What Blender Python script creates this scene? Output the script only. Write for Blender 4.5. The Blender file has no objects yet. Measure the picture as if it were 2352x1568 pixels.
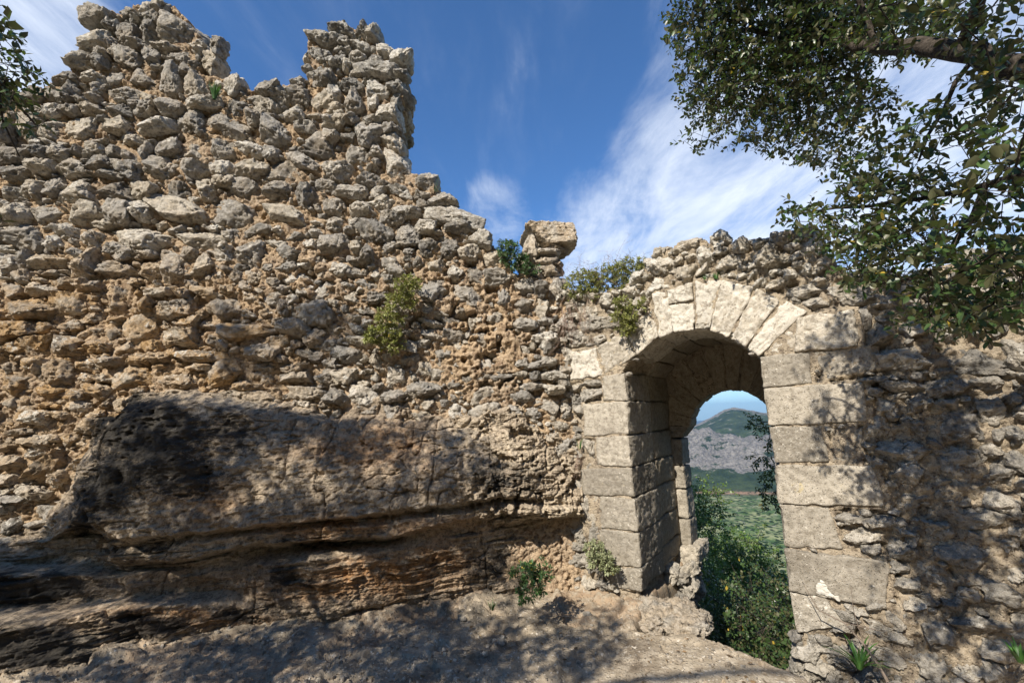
import bpy, math, random
import numpy as np
from mathutils import Matrix, Vector, Euler

rnd = random.Random(7)
rng = np.random.default_rng(11)
C = bpy.context.scene.collection
scene = bpy.context.scene

# ------------------------------------------------------------------ camera
CAM = np.array([0.0, 0.0, 1.6])
LENS, TILT, ROLL = 16.0, 9.3, -1.7
cam = bpy.data.cameras.new('camera'); cam.lens = LENS; cam.sensor_width = 36
cam.clip_start = 0.05; cam.clip_end = 40000
camo = bpy.data.objects.new('camera', cam); C.objects.link(camo)
Mrot = Matrix.Rotation(math.radians(90 + TILT), 4, 'X') @ Matrix.Rotation(math.radians(ROLL), 4, 'Z')
camo.matrix_world = Matrix.Translation(Vector(CAM)) @ Mrot
scene.camera = camo
Rm = np.array(Mrot.to_3x3())
FPX = LENS / 36 * 2352

# ------------------------------------------------------------------ light
SUN_AZ, SUN_EL = 213.7, 40.0            # degrees clockwise from the view direction (+Y)
a, e = math.radians(SUN_AZ), math.radians(SUN_EL)
SUN = np.array([math.sin(a) * math.cos(e), math.cos(a) * math.cos(e), math.sin(e)])
sl = bpy.data.lights.new('sun', 'SUN'); sl.energy = 5.0; sl.angle = math.radians(0.53); sl.color = (1.0, 0.92, 0.80)
so = bpy.data.objects.new('sun', sl); C.objects.link(so)
so.rotation_euler = Vector(SUN).to_track_quat('Z', 'Y').to_euler()
scene.view_settings.view_transform = 'Standard'; scene.view_settings.look = 'None'
scene.view_settings.gamma = 1; scene.view_settings.exposure = 0.72
scene.cycles.max_bounces = 6; scene.cycles.transparent_max_bounces = 8
scene.cycles.volume_bounces = 0


def ray(X, Y):
    d = Rm @ np.array([(X - 1176) / FPX, -(Y - 784) / FPX, -1.0])
    return d


def at_depth(X, Y, dep):
    "point on the view ray at horizontal forward distance dep (world y)"
    d = ray(X, Y)
    return CAM + d * dep / d[1]


def at_dist(X, Y, dist):
    d = ray(X, Y)
    return CAM + d / np.linalg.norm(d) * dist


class Frame:
    def __init__(s, o, az):
        s.o = np.array([o[0], o[1], 0.0]); a = math.radians(az)
        s.r = np.array([math.sin(a), math.cos(a), 0.0]); s.n = np.array([s.r[1], -s.r[0], 0.0])
        if s.n @ (CAM - s.o) < 0: s.n = -s.n

    def hit(s, X, Y, w=0.0):
        d = ray(X, Y); o = s.o + s.n * w
        t = ((o - CAM) @ s.n) / (d @ s.n)
        p = CAM + d * t - s.o
        return np.array([p @ s.r, p[2]])

    def P(s, u, v, w=0.0):
        return s.o + np.multiply.outer(np.asarray(u, float), s.r) + np.multiply.outer(np.asarray(v, float), [0, 0, 1.0]) + np.multiply.outer(np.asarray(w, float), s.n)

    def px(s, X, Y, w=0.0):
        u, v = s.hit(X, Y, w); return s.P(u, v, w)


WL = Frame((0.55, 4.32), 85)        # tall wall
WG = Frame((1.09, 3.94), 125)       # gate wall

# ------------------------------------------------------------------ world: sky with cirrus
world = bpy.data.worlds.new('World'); scene.world = world; world.use_nodes = True
wt = world.node_tree; wt.nodes.clear()


class NT:
    def __init__(s, t): s.t = t

    def n(s, typ, **k):
        nd = s.t.nodes.new(typ)
        for a, v in k.items():
            if a.startswith('i_'):
                nd.inputs[a[2:].replace('_', ' ')].default_value = v
            else: setattr(nd, a, v)
        return nd

    def l(s, a, b): s.t.links.new(a, b)

    def m(s, op, a, b=None, c=None, clamp=False):
        nd = s.n('ShaderNodeMath', operation=op, use_clamp=clamp)
        for i, v in enumerate((a, b, c)):
            if v is None: continue
            if isinstance(v, (int, float)): nd.inputs[i].default_value = v
            else: s.l(v, nd.inputs[i])
        return nd.outputs[0]

    def vm(s, op, a, b=None):
        nd = s.n('ShaderNodeVectorMath', operation=op)
        for i, v in enumerate((a, b)):
            if v is None: continue
            if isinstance(v, (tuple, list)): nd.inputs[i].default_value = v
            else: s.l(v, nd.inputs[i])
        return nd.outputs['Value'] if op in ('DOT_PRODUCT', 'LENGTH') else nd.outputs[0]

    def ramp(s, f, stops, interp='LINEAR'):
        nd = s.n('ShaderNodeValToRGB'); cr = nd.color_ramp; cr.interpolation = interp
        while len(cr.elements) > 1: cr.elements.remove(cr.elements[-1])
        for i, (p, c) in enumerate(stops):
            el = cr.elements[0] if i == 0 else cr.elements.new(p)
            el.position = p; el.color = (c, c, c, 1) if isinstance(c, (int, float)) else (*c, 1)
        s.l(f, nd.inputs[0]); return nd.outputs[0]

    def ss(s, f, lo, hi):
        nd = s.n('ShaderNodeMapRange', interpolation_type='SMOOTHSTEP'); s.l(f, nd.inputs[0])
        nd.inputs[1].default_value = lo; nd.inputs[2].default_value = hi; return nd.outputs[0]

    def mix(s, f, a, b, mode='MIX'):
        nd = s.n('ShaderNodeMix', data_type='RGBA', blend_type=mode)
        for sock, v in ((nd.inputs[0], f), (nd.inputs[6], a), (nd.inputs[7], b)):
            if isinstance(v, (int, float)): sock.default_value = v
            elif isinstance(v, tuple): sock.default_value = (*v, 1)
            else: s.l(v, sock)
        return nd.outputs[2]

    def noise(s, vec, scale, detail=6, rough=0.6, dist=0.0, kind=None):
        nd = s.n('ShaderNodeTexNoise'); nd.inputs['Scale'].default_value = scale; nd.inputs['Detail'].default_value = detail
        nd.inputs['Roughness'].default_value = rough; nd.inputs['Distortion'].default_value = dist
        if kind: nd.noise_type = kind
        s.l(vec, nd.inputs['Vector']); return nd.outputs[0]

    def voro(s, vec, scale, feat='F1', out='Distance', rnd_=1.0):
        nd = s.n('ShaderNodeTexVoronoi', feature=feat); nd.inputs['Scale'].default_value = scale
        nd.inputs['Randomness'].default_value = rnd_
        s.l(vec, nd.inputs['Vector']); return nd.outputs[out]


t = NT(wt)
sky = t.n('ShaderNodeTexSky', sky_type='NISHITA', sun_disc=False, sun_elevation=math.radians(SUN_EL), sun_rotation=math.radians(SUN_AZ),
          altitude=750, air_density=1.0, dust_density=0.35, ozone_density=3.0)
tc = t.n('ShaderNodeTexCoord'); dirv = tc.outputs['Generated']
nrm = t.vm('NORMALIZE', dirv)
sep = t.n('ShaderNodeSeparateXYZ'); t.l(nrm, sep.inputs[0])
zc = t.m('MAXIMUM', sep.outputs[2], 0.06)
pl = t.n('ShaderNodeCombineXYZ'); t.l(t.m('DIVIDE', sep.outputs[0], zc), pl.inputs[0]); t.l(t.m('DIVIDE', sep.outputs[1], zc), pl.inputs[1])


def blob(X, Y, deg, soft):
    d = ray(X, Y); d = d / np.linalg.norm(d)
    c = t.vm('DOT_PRODUCT', nrm, tuple(d))
    return t.ss(c, math.cos(math.radians(deg + soft)), math.cos(math.radians(max(deg - soft, 0.1))))


mp = t.n('ShaderNodeMapping'); mp.inputs['Rotation'].default_value = (0, 0, 0); mp.inputs['Scale'].default_value = (1.9, 0.62, 1)
t.l(pl.outputs[0], mp.inputs[0])
wis = t.noise(mp.outputs[0], 1.7, 9, 0.66, 0.35)
wis2 = t.noise(pl.outputs[0], 1.1, 6, 0.6, 0.3)
mask = t.m('MAXIMUM', blob(2150, 760, 22, 14), t.m('MAXIMUM', blob(1560, 620, 11, 10), blob(-160, 60, 9, 8)))
mask = t.m('MAXIMUM', mask, blob(2000, 330, 18, 12)); mask = t.m('MAXIMUM', mask, blob(1700, 470, 12, 10))
mask = t.m('MAXIMUM', mask, t.m('MULTIPLY', blob(1140, 490, 2.5, 3.5), 0.55))
cl = t.m('ADD', t.m('MULTIPLY', wis, 0.75), t.m('MULTIPLY', wis2, 0.35))
cl = t.m('ADD', cl, t.m('MULTIPLY', mask, 0.34))
cl = t.ss(cl, 0.57, 1.12)
thin = t.m('MULTIPLY', t.ss(wis, 0.45, 0.8), 0.10)
cl = t.m('MULTIPLY', t.m('MAXIMUM', cl, thin), t.ss(sep.outputs[2], -0.02, 0.1))
skyc = t.mix(1.0, sky.outputs[0], (0.64, 1.0, 1.32), 'MULTIPLY')
colr = t.mix(cl, skyc, (7.3, 7.9, 8.9))
bg = t.n('ShaderNodeBackground'); bg.inputs[1].default_value = 0.084
t.l(colr, bg.inputs[0]); wo = t.n('ShaderNodeOutputWorld'); t.l(bg.outputs[0], wo.inputs[0])

# ------------------------------------------------------------------ numpy noise


def _h(ix, iy, iz):
    h = (ix.astype(np.uint32) * np.uint32(374761393)) ^ (iy.astype(np.uint32) * np.uint32(668265263)) ^ (iz.astype(np.uint32) * np.uint32(2246822519))
    h = (h ^ (h >> np.uint32(13))) * np.uint32(1274126177)
    h ^= h >> np.uint32(16)
    return h.astype(np.float32) * np.float32(2.0 / 4294967295.0) - np.float32(1.0)


def vn(p):
    out = np.empty(len(p), np.float32)
    for s in range(0, len(p), 400000):
        q = p[s:s + 400000].astype(np.float32); f = np.floor(q); r = q - f; i = f.astype(np.int64)
        w = r * r * r * (r * (r * 6 - 15) + 10)
        acc = 0
        for dx in (0, 1):
            wx = w[:, 0] if dx else 1 - w[:, 0]
            for dy in (0, 1):
                wy = w[:, 1] if dy else 1 - w[:, 1]
                for dz in (0, 1):
                    wz = w[:, 2] if dz else 1 - w[:, 2]
                    acc = acc + wx * wy * wz * _h(i[:, 0] + dx, i[:, 1] + dy, i[:, 2] + dz)
        out[s:s + 400000] = acc
    return out


def fbm(p, sc, octv=4, gain=0.5, seed=0.0):
    p = np.asarray(p, np.float32) * sc + seed; a = 1.0; r = 0; tot = 0
    for k in range(octv):
        r = r + a * vn(p); tot += a; a *= gain; p = p * 2.03 + 17.3
    return r / tot


def ridged(p, sc, octv=4, gain=0.5, seed=0.0):
    p = np.asarray(p, np.float32) * sc + seed; a = 1.0; r = 0; tot = 0
    for k in range(octv):
        r = r + a * (1 - 2 * np.abs(vn(p))); tot += a; a *= gain; p = p * 2.03 + 9.1
    return r / tot


def sst(x, a, b):
    q = np.clip((x - a) / (b - a), 0, 1); return q * q * (3 - 2 * q)


# ------------------------------------------------------------------ mesh helpers
def mesh_obj(name, V, F, mat=None, parent=None, attrs=None, smooth=True, loc=None):
    """F: list of index arrays (N,3)/(N,4)"""
    V = np.asarray(V, np.float32)
    if loc is not None: V = V - np.asarray(loc, np.float32)
    F = [np.asarray(f, np.int32) for f in F if len(f)]
    me = bpy.data.meshes.new(name)
    nl = sum(f.size for f in F); nf = sum(len(f) for f in F)
    me.vertices.add(len(V)); me.vertices.foreach_set('co', V.ravel())
    me.loops.add(nl); me.loops.foreach_set('vertex_index', np.concatenate([f.ravel() for f in F]))
    me.polygons.add(nf)
    sizes = np.concatenate([np.full(len(f), f.shape[1], np.int32) for f in F])
    st = np.concatenate([[0], np.cumsum(sizes)[:-1]]).astype(np.int32)
    me.polygons.foreach_set('loop_start', st); me.polygons.foreach_set('loop_total', sizes)
    if smooth: me.polygons.foreach_set('use_smooth', np.ones(nf, bool))
    me.update(calc_edges=True)
    for k, v in (attrs or {}).items():
        at = me.attributes.new(k, 'FLOAT', 'POINT'); at.data.foreach_set('value', np.asarray(v, np.float32))
    o = bpy.data.objects.new(name, me); C.objects.link(o)
    if loc is not None: o.location = loc
    if parent is not None:
        o.parent = parent
        if loc is None: o.location = (-parent.location.x, -parent.location.y, -parent.location.z)
        else: o.location = Vector(loc) - parent.location
    if mat: me.materials.append(mat)
    return o


def tag(o, label=None, cat=None, group=None, kind=None):
    if label: o['label'] = label
    if cat: o['category'] = cat
    if group: o['group'] = group
    if kind: o['kind'] = kind
    return o


def thing(name, loc, label, cat, group=None):
    o = bpy.data.objects.new(name, None); C.objects.link(o); o.location = Vector([float(c) for c in loc]); o.empty_display_size = 0.1
    return tag(o, label, cat, group)


class MB:
    "collects vertices, faces and attributes"
    def __init__(s): s.V = []; s.F3 = []; s.F4 = []; s.A = {}; s.n = 0

    def add(s, V, F4=None, F3=None, **at):
        V = np.asarray(V, np.float32); s.V.append(V)
        if F4 is not None and len(F4): s.F4.append(np.asarray(F4) + s.n)
        if F3 is not None and len(F3): s.F3.append(np.asarray(F3) + s.n)
        for k, v in at.items():
            s.A.setdefault(k, []).append(np.broadcast_to(np.asarray(v, np.float32), (len(V),)).copy())
        s.n += len(V)

    def build(s, name, mat, parent=None, smooth=True, loc=None):
        F = []
        if s.F4: F.append(np.concatenate(s.F4))
        if s.F3: F.append(np.concatenate(s.F3))
        return mesh_obj(name, np.concatenate(s.V), F, mat, parent, {k: np.concatenate(v) for k, v in s.A.items()}, smooth, loc)


def cube_grid(n):
    "unit cube surface grid [-1,1]^3 with welded edges"
    idx = {}; V = []; F = []
    g = np.linspace(-1, 1, n + 1)
    def vid(i, j, k):
        key = (i, j, k)
        if key not in idx: idx[key] = len(V); V.append((g[i], g[j], g[k]))
        return idx[key]
    for a in range(n):
        for b in range(n):
            F.append([vid(a, b, n), vid(a + 1, b, n), vid(a + 1, b + 1, n), vid(a, b + 1, n)])
            F.append([vid(a, b, 0), vid(a, b + 1, 0), vid(a + 1, b + 1, 0), vid(a + 1, b, 0)])
            F.append([vid(n, a, b), vid(n, a + 1, b), vid(n, a + 1, b + 1), vid(n, a, b + 1)])
            F.append([vid(0, a, b), vid(0, a, b + 1), vid(0, a + 1, b + 1), vid(0, a + 1, b)])
            F.append([vid(a, n, b), vid(a, n, b + 1), vid(a + 1, n, b + 1), vid(a + 1, n, b)])
            F.append([vid(a, 0, b), vid(a + 1, 0, b), vid(a + 1, 0, b + 1), vid(a, 0, b + 1)])
    return np.array(V), np.array(F)


CG = {n: cube_grid(n) for n in (5, 8, 12, 18, 26, 30, 40)}


def stone_pts(n, w, h, d, q=3.2, ang=0.0, cuts=6, jit=0.26, sd=None):
    "local stone (u, v, w) half sizes applied; facetted rounded block"
    V, F = CG[n]; r = np.random.default_rng(sd if sd is not None else rnd.randrange(1 << 30))
    P = V.copy()
    P = P / (np.sum(np.abs(P) ** q, 1) ** (1 / q))[:, None]; P[:, 2] = np.tanh(2.0 * P[:, 2]) / math.tanh(2.0)
    # corner jitter warp
    J = r.uniform(-jit, jit, (2, 2, 2, 3)); T = (V + 1) / 2
    D = 0
    for i in (0, 1):
        for j in (0, 1):
            for k in (0, 1):
                wgt = (T[:, 0] if i else 1 - T[:, 0]) * (T[:, 1] if j else 1 - T[:, 1]) * (T[:, 2] if k else 1 - T[:, 2])
                D = D + wgt[:, None] * J[i, j, k]
    P = P * (1 + D)
    for _ in range(cuts):
        nv = r.normal(size=3); nv[2] = abs(nv[2]) * 0.8; nv /= np.linalg.norm(nv)
        lim = r.uniform(0.58, 0.90); dd = P @ nv; over = np.clip(dd - lim, 0, None)
        P = P - (over * 0.95)[:, None] * nv
    c, s_ = math.cos(math.radians(-ang)), math.sin(math.radians(-ang))
    P = P * np.array([w / 2, h / 2, d / 2])
    P = P @ np.array([[c, s_, 0], [-s_, c, 0], [0, 0, 1]])
    return P, F


def add_stone(mb, fr, u, v, w0, w, h, d, ang=0.0, n=12, tint=None, q=None, rough=1.0, warm=0.0, cuts=9, lich=0.0):
    q = q or rnd.choice((2.8, 3.6, 5.0, 7.0))
    P, F = stone_pts(n, w, h, d, q, ang, cuts)
    W = fr.P(u + P[:, 0], v + P[:, 1], w0 + P[:, 2])
    ctr = fr.P(u, v, w0); D = (W - ctr); L = np.linalg.norm(D, axis=1)[:, None] + 1e-6; Nn = D / L
    s = min(w, h)
    o = rnd.random() * 50
    disp = fbm(W, 1.6 / max(s, .05), 3, 0.5, o) * 0.10 * s
    if n >= 8:
        disp = disp + ridged(W, 13, 3, 0.6, o) * 0.012 * rough + fbm(W, 30, 3, 0.7, o) * 0.017 * rough * min(1, s / .09)
        pit = sst(fbm(W, 24, 3, 0.6, o + 9), 0.12, 0.42); disp = disp - pit * 0.020 * rough * min(1, s / .09)
    W = W + Nn * disp[:, None]
    mb.add(W, F, tint=rnd.random() if tint is None else tint, warm=warm, lich=lich)


def hexa(c8, n=18, rnd_=0.02, rough=0.004, seed=None, chip=0.01):
    """block from 8 corners: order front TL,TR,BR,BL, back TL,TR,BR,BL"""
    V, F = CG[n]; c8 = np.asarray(c8, float)
    o = rnd.random() * 50 if seed is None else seed
    size = np.array([np.linalg.norm(c8[1] - c8[0]) + np.linalg.norm(c8[2] - c8[3]), np.linalg.norm(c8[3] - c8[0]) + np.linalg.norm(c8[2] - c8[1]),
                     np.linalg.norm(c8[4] - c8[0]) + np.linalg.norm(c8[6] - c8[2])]) / 4  # half sizes
    # rounded edges: shrink each coordinate by radius, add sphere
    P = V * size; rr = min(rnd_, size.min() * 0.6)
    # redistribute grid so that some lines fall in the rounded rim
    inner = np.clip(P, -(size - rr), size - rr); dlt = P - inner
    L = np.linalg.norm(dlt, axis=1)[:, None]; P = inner + np.where(L > 1e-9, dlt / np.maximum(L, 1e-9) * rr, 0)
    T = P / size; T = (T + 1) / 2                         # x: left->right, y: bottom->top, z: back->front
    Wd = 0
    idx = {(0, 1, 1): 0, (1, 1, 1): 1, (1, 0, 1): 2, (0, 0, 1): 3, (0, 1, 0): 4, (1, 1, 0): 5, (1, 0, 0): 6, (0, 0, 0): 7}
    for (i, j, k), m in idx.items():
        wgt = (T[:, 0] if i else 1 - T[:, 0]) * (T[:, 1] if j else 1 - T[:, 1]) * (T[:, 2] if k else 1 - T[:, 2])
        Wd = Wd + wgt[:, None] * c8[m]
    ctr = c8.mean(0)
    ex = (c8[1] - c8[0]) + (c8[2] - c8[3]); ey = (c8[0] - c8[3]) + (c8[1] - c8[2]); ez = (c8[0] - c8[4]) + (c8[2] - c8[6])
    ex /= np.linalg.norm(ex); ey /= np.linalg.norm(ey); ez /= np.linalg.norm(ez)
    N = V * (np.abs(V) > 0.999); N = N[:, :1] * ex + N[:, 1:2] * ey + N[:, 2:] * ez; N /= np.linalg.norm(N, axis=1)[:, None] + 1e-9
    edge = np.sort(1 - np.abs(V), axis=1)[:, 1] * size.min()       # distance to the nearest edge
    disp = fbm(Wd, 5, 2, 0.5, o) * 0.008 + fbm(Wd, 24, 3, 0.65, o) * rough * 1.5 - sst(fbm(Wd, 45, 2, 0.5, o), 0.3, 0.6) * rough * 1.4
    disp = disp - chip * np.clip(fbm(Wd, 9, 2, 0.5, o + 5) + 0.1, 0, 1) * np.exp(-edge / 0.02) * 2
    return Wd + N * disp[:, None], F


def grid_faces(nu, nv, keep=None):
    i = np.arange(nu * nv).reshape(nv, nu)
    f = np.stack([i[:-1, :-1].ravel(), i[:-1, 1:].ravel(), i[1:, 1:].ravel(), i[1:, :-1].ravel()], 1)
    if keep is not None: f = f[keep.ravel()]
    return f


def compact(V, F, attrs=None):
    used = np.unique(F); mp_ = np.full(len(V), -1); mp_[used] = np.arange(len(used))
    return V[used], mp_[F], {k: v[used] for k, v in (attrs or {}).items()}


def in_poly(px, py, poly):
    inside = np.zeros(px.shape, bool); n = len(poly)
    for i in range(n):
        x1, y1 = poly[i]; x2, y2 = poly[(i + 1) % n]
        c = ((y1 > py) != (y2 > py)) & (px < (x2 - x1) * (py - y1) / (y2 - y1 + 1e-12) + x1)
        inside ^= c
    return inside


def rbf(pts, vals, sm=1e-3):
    pts = np.asarray(pts, float); vals = np.asarray(vals, float); n = len(pts)
    r = np.linalg.norm(pts[:, None] - pts[None], axis=2)
    A = np.zeros((n + 3, n + 3)); A[:n, :n] = r + np.eye(n) * -sm; A[:n, n] = 1; A[:n, n + 1:] = pts; A[n, :n] = 1; A[n + 1:, :n] = pts.T
    cst = np.linalg.lstsq(A, np.concatenate([vals, [0, 0, 0]]), rcond=None)[0]
    def f(q):
        out = np.empty(len(q))
        for s in range(0, len(q), 50000):
            b = q[s:s + 50000]; rr = np.linalg.norm(b[:, None] - pts[None], axis=2)
            out[s:s + 50000] = rr @ cst[:n] + cst[n] + b @ cst[n + 1:]
        return out
    return f


def tube(mb, pts, rad, sides=6, **at):
    pts = np.asarray(pts, float); n = len(pts); rad = np.broadcast_to(np.asarray(rad, float), (n,))
    tg = np.gradient(pts, axis=0); tg /= np.linalg.norm(tg, axis=1)[:, None] + 1e-9
    up = np.array([0.3, 0.2, 0.93]); a_ = np.cross(tg, up); a_ /= np.linalg.norm(a_, axis=1)[:, None] + 1e-9; b_ = np.cross(tg, a_)
    th = np.linspace(0, 2 * math.pi, sides, endpoint=False)
    V = pts[:, None] + rad[:, None, None] * (np.cos(th)[None, :, None] * a_[:, None] + np.sin(th)[None, :, None] * b_[:, None])
    V = V.reshape(-1, 3); F = []
    for i in range(n - 1):
        for j in range(sides):
            k = (j + 1) % sides; F.append((i * sides + j, i * sides + k, (i + 1) * sides + k, (i + 1) * sides + j))
    mb.add(V, F, **at)


# ------------------------------------------------------------------ materials
def new_mat(name):
    m = bpy.data.materials.new(name); m.use_nodes = True; m.node_tree.nodes.clear(); return m, NT(m.node_tree)


def finish(t, col, rough, height=None, bstr=0.6, bdist=0.01, spec=0.25):
    b = t.n('ShaderNodeBsdfPrincipled')
    if isinstance(col, tuple): b.inputs['Base Color'].default_value = (*col, 1)
    else: t.l(col, b.inputs['Base Color'])
    b.inputs['Roughness'].default_value = rough; b.inputs['Specular IOR Level'].default_value = spec
    if height is not None:
        bp = t.n('ShaderNodeBump'); bp.inputs['Strength'].default_value = bstr; bp.inputs['Distance'].default_value = bdist
        t.l(height, bp.inputs['Height']); t.l(bp.outputs[0], b.inputs['Normal'])
    o = t.n('ShaderNodeOutputMaterial'); t.l(b.outputs[0], o.inputs[0]); return b, o


def obj_pos(t):
    g = t.n('ShaderNodeNewGeometry'); return g.outputs['Position']


def attr(t, name):
    a_ = t.n('ShaderNodeAttribute'); a_.attribute_name = name; return a_.outputs['Fac']


def rubble_mat(name, greys, warm_c, lich_amt=0.5, dark=1.0, ochre=True):
    m, t = new_mat(name); P = obj_pos(t)
    tint = attr(t, 'tint'); warm = attr(t, 'warm'); lich = attr(t, 'lich')
    base = t.ramp(tint, greys)
    n1 = t.noise(P, 7, 5, 0.6); n2 = t.noise(P, 27, 8, 0.74); n3 = t.noise(P, 2.2, 3, 0.5)
    c = t.mix(t.m('MULTIPLY', t.ss(n1, 0.45, 0.70), 0.5), base, warm_c)
    wf = t.m('MULTIPLY', warm, t.ss(n1, 0.25, 0.6), clamp=True)
    c = t.mix(wf, c, (0.47, 0.31, 0.155))
    # darker crust and pale wear at small scale
    c = t.mix(t.m('MULTIPLY', t.ss(n2, 0.52, 0.38), 0.60), c, (0.11, 0.098, 0.08))
    c = t.mix(t.m('MULTIPLY', t.ss(n2, 0.52, 0.66), 0.5), c, (0.60, 0.555, 0.48))
    # white lichen patches
    lv = t.noise(P, 14, 6, 0.75, 0.4)
    lm = t.ss(t.m('ADD', t.m('ADD', lv, t.m('MULTIPLY', lich, 0.16)), t.m('MULTIPLY', n3, 0.12)), 0.74 - 0.04 * lich_amt, 0.80 - 0.04 * lich_amt)
    c = t.mix(t.m('MULTIPLY', lm, 0.85), c, (0.66, 0.63, 0.56))
    if dark != 1.0: c = t.mix(1.0, c, (dark, dark, dark), 'MULTIPLY')
    hh = t.m('ADD', t.m('MULTIPLY', n2, 1.1), t.m('MULTIPLY', t.noise(P, 110, 5, 0.7), 0.35))
    pits = t.ss(t.voro(P, 60), 0.12, 0.34)
    hh = t.m('ADD', hh, t.m('MULTIPLY', pits, 0.25))
    finish(t, c, 0.92, hh, 1.0, 0.028, 0.15); return m


M = {}
M['stone'] = rubble_mat('limestone_rubble', [(0.0, (0.20, 0.193, 0.178)), (0.35, (0.35, 0.332, 0.30)), (0.6, (0.44, 0.413, 0.365)), (0.8, (0.52, 0.465, 0.375)), (1.0, (0.66, 0.63, 0.57))], (0.50, 0.43, 0.33))
M['stone_gate'] = rubble_mat('grey_limestone', [(0.0, (0.24, 0.225, 0.20)), (0.5, (0.38, 0.35, 0.30)), (1.0, (0.52, 0.475, 0.40))], (0.46, 0.395, 0.30), 0.9)
M['stone_white'] = rubble_mat('lichened_limestone', [(0.0, (0.42, 0.38, 0.31)), (0.5, (0.52, 0.465, 0.38)), (1.0, (0.60, 0.55, 0.46))], (0.56, 0.47, 0.345), 2.0)


def mortar_mat(name, ca, cb, cc):
    m, t = new_mat(name); P = obj_pos(t)
    n1 = t.noise(P, 3.0, 4, 0.55); n2 = t.noise(P, 22, 8, 0.76); n3 = t.noise(P, 90, 4, 0.7)
    c = t.mix(t.ss(n1, 0.35, 0.65), ca, cb)
    c = t.mix(t.ss(n2, 0.38, 0.54), cc, c)
    c = t.mix(t.m('MULTIPLY', t.ss(n3, 0.55, 0.75), 0.35), c, (0.52, 0.44, 0.34))
    pit = t.ss(t.voro(P, 42), 0.08, 0.36)
    hh = t.m('ADD', t.m('ADD', n2, t.m('MULTIPLY', n3, 0.4)), t.m('MULTIPLY', pit, 0.4))
    finish(t, c, 0.95, hh, 1.0, 0.035, 0.1); return m


M['mortar'] = mortar_mat('ochre_lime_mortar', (0.56, 0.415, 0.265), (0.49, 0.385, 0.275), (0.24, 0.16, 0.10))
M['mortar_gate'] = mortar_mat('pale_lime_mortar', (0.52, 0.43, 0.31), (0.42, 0.35, 0.26), (0.20, 0.16, 0.12))


def ashlar_mat(name, ca, cb, lich):
    m, t = new_mat(name); P = obj_pos(t); tint = attr(t, 'tint'); lat = attr(t, 'lich')
    n1 = t.noise(P, 4, 5, 0.6); n2 = t.noise(P, 26, 8, 0.74); sp = t.voro(P, 62); sp2 = t.voro(P, 33)
    f = t.m('ADD', t.m('MULTIPLY', n1, 0.6), t.m('MULTIPLY', tint, 0.45))
    c = t.mix(t.ss(f, 0.32, 0.72), ca, cb)
    c = t.mix(t.m('MULTIPLY', t.ss(t.noise(P, 2.6, 5, .65, .5), .50, .66), .5), c, (0.20, 0.175, 0.14))
    c = t.mix(t.m('MULTIPLY', t.ss(n2, 0.53, 0.40), 0.55), c, (0.17, 0.145, 0.11)); c = t.mix(t.m('MULTIPLY', t.ss(n2, 0.54, 0.66), 0.35), c, (0.56, 0.50, 0.41))
    c = t.mix(t.m('MULTIPLY', t.ss(sp, 0.20, 0.10), 0.75), c, (0.11, 0.09, 0.06))
    # pale lichen rosettes and dots
    dm = t.m('MULTIPLY', t.ss(sp2, 0.22, 0.12), t.ss(t.noise(P, 11, 3, 0.6), 0.50, 0.56))
    lm = t.ss(t.m('ADD', t.noise(P, 17, 7, 0.78, 0.6), t.m('MULTIPLY', lat, 0.15)), 0.63 - lich, 0.70 - lich)
    c = t.mix(t.m('MULTIPLY', t.m('MAXIMUM', dm, lm), 0.7), c, (0.64, 0.60, 0.52))
    yl = t.ss(t.noise(P, 9, 5, 0.7, 0.3), 0.66, 0.72)
    c = t.mix(t.m('MULTIPLY', yl, 0.5), c, (0.52, 0.42, 0.20))
    hh = t.m('ADD', n2, t.m('MULTIPLY', t.ss(sp, 0.05, 0.25), 0.5))
    hh = t.m('ADD', hh, t.m('MULTIPLY', t.noise(P, 120, 3, 0.6), 0.3))
    finish(t, c, 0.92, hh, 0.95, 0.016, 0.12); return m


M['ashlar'] = ashlar_mat('dressed_sandstone', (0.27, 0.243, 0.20), (0.42, 0.378, 0.31), -0.05)
M['ashlar_arch'] = ashlar_mat('lichened_sandstone', (0.36, 0.32, 0.26), (0.49, 0.44, 0.36), 0.09)
M['ashlar_in'] = ashlar_mat('sheltered_sandstone', (0.30, 0.255, 0.19), (0.42, 0.36, 0.27), -0.09)
#PART2

# ------------------------------------------------------------------ traced stones (pixels of four enlargements of the photograph)
def zone(kind, rows):
    k, ox, oy = {'A': (.34177, 0, 0), 'B': (.34177, 746.5, 0), 'D': (.34177, 0, 516.8), 'E': (.34177, 746.5, 516.8),
                 'F': (.36616, 1493, 516.8), 'H': (.36616, 1493, 994), 'K': (.32957, 1263.2, 602.9), 'G': (.34177, 0, 1032.5)}[kind]
    out = []
    for r in rows:
        x, y, w, h = r[:4]; a_ = r[4] if len(r) > 4 else 0
        out.append((ox + x * k, oy + y * k, w * k, h * k, a_))
    return out


def zp(kind, pts):
    return [(p[0], p[1]) for p in zone(kind, [(x, y, 0, 0) for x, y in pts])]


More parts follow.
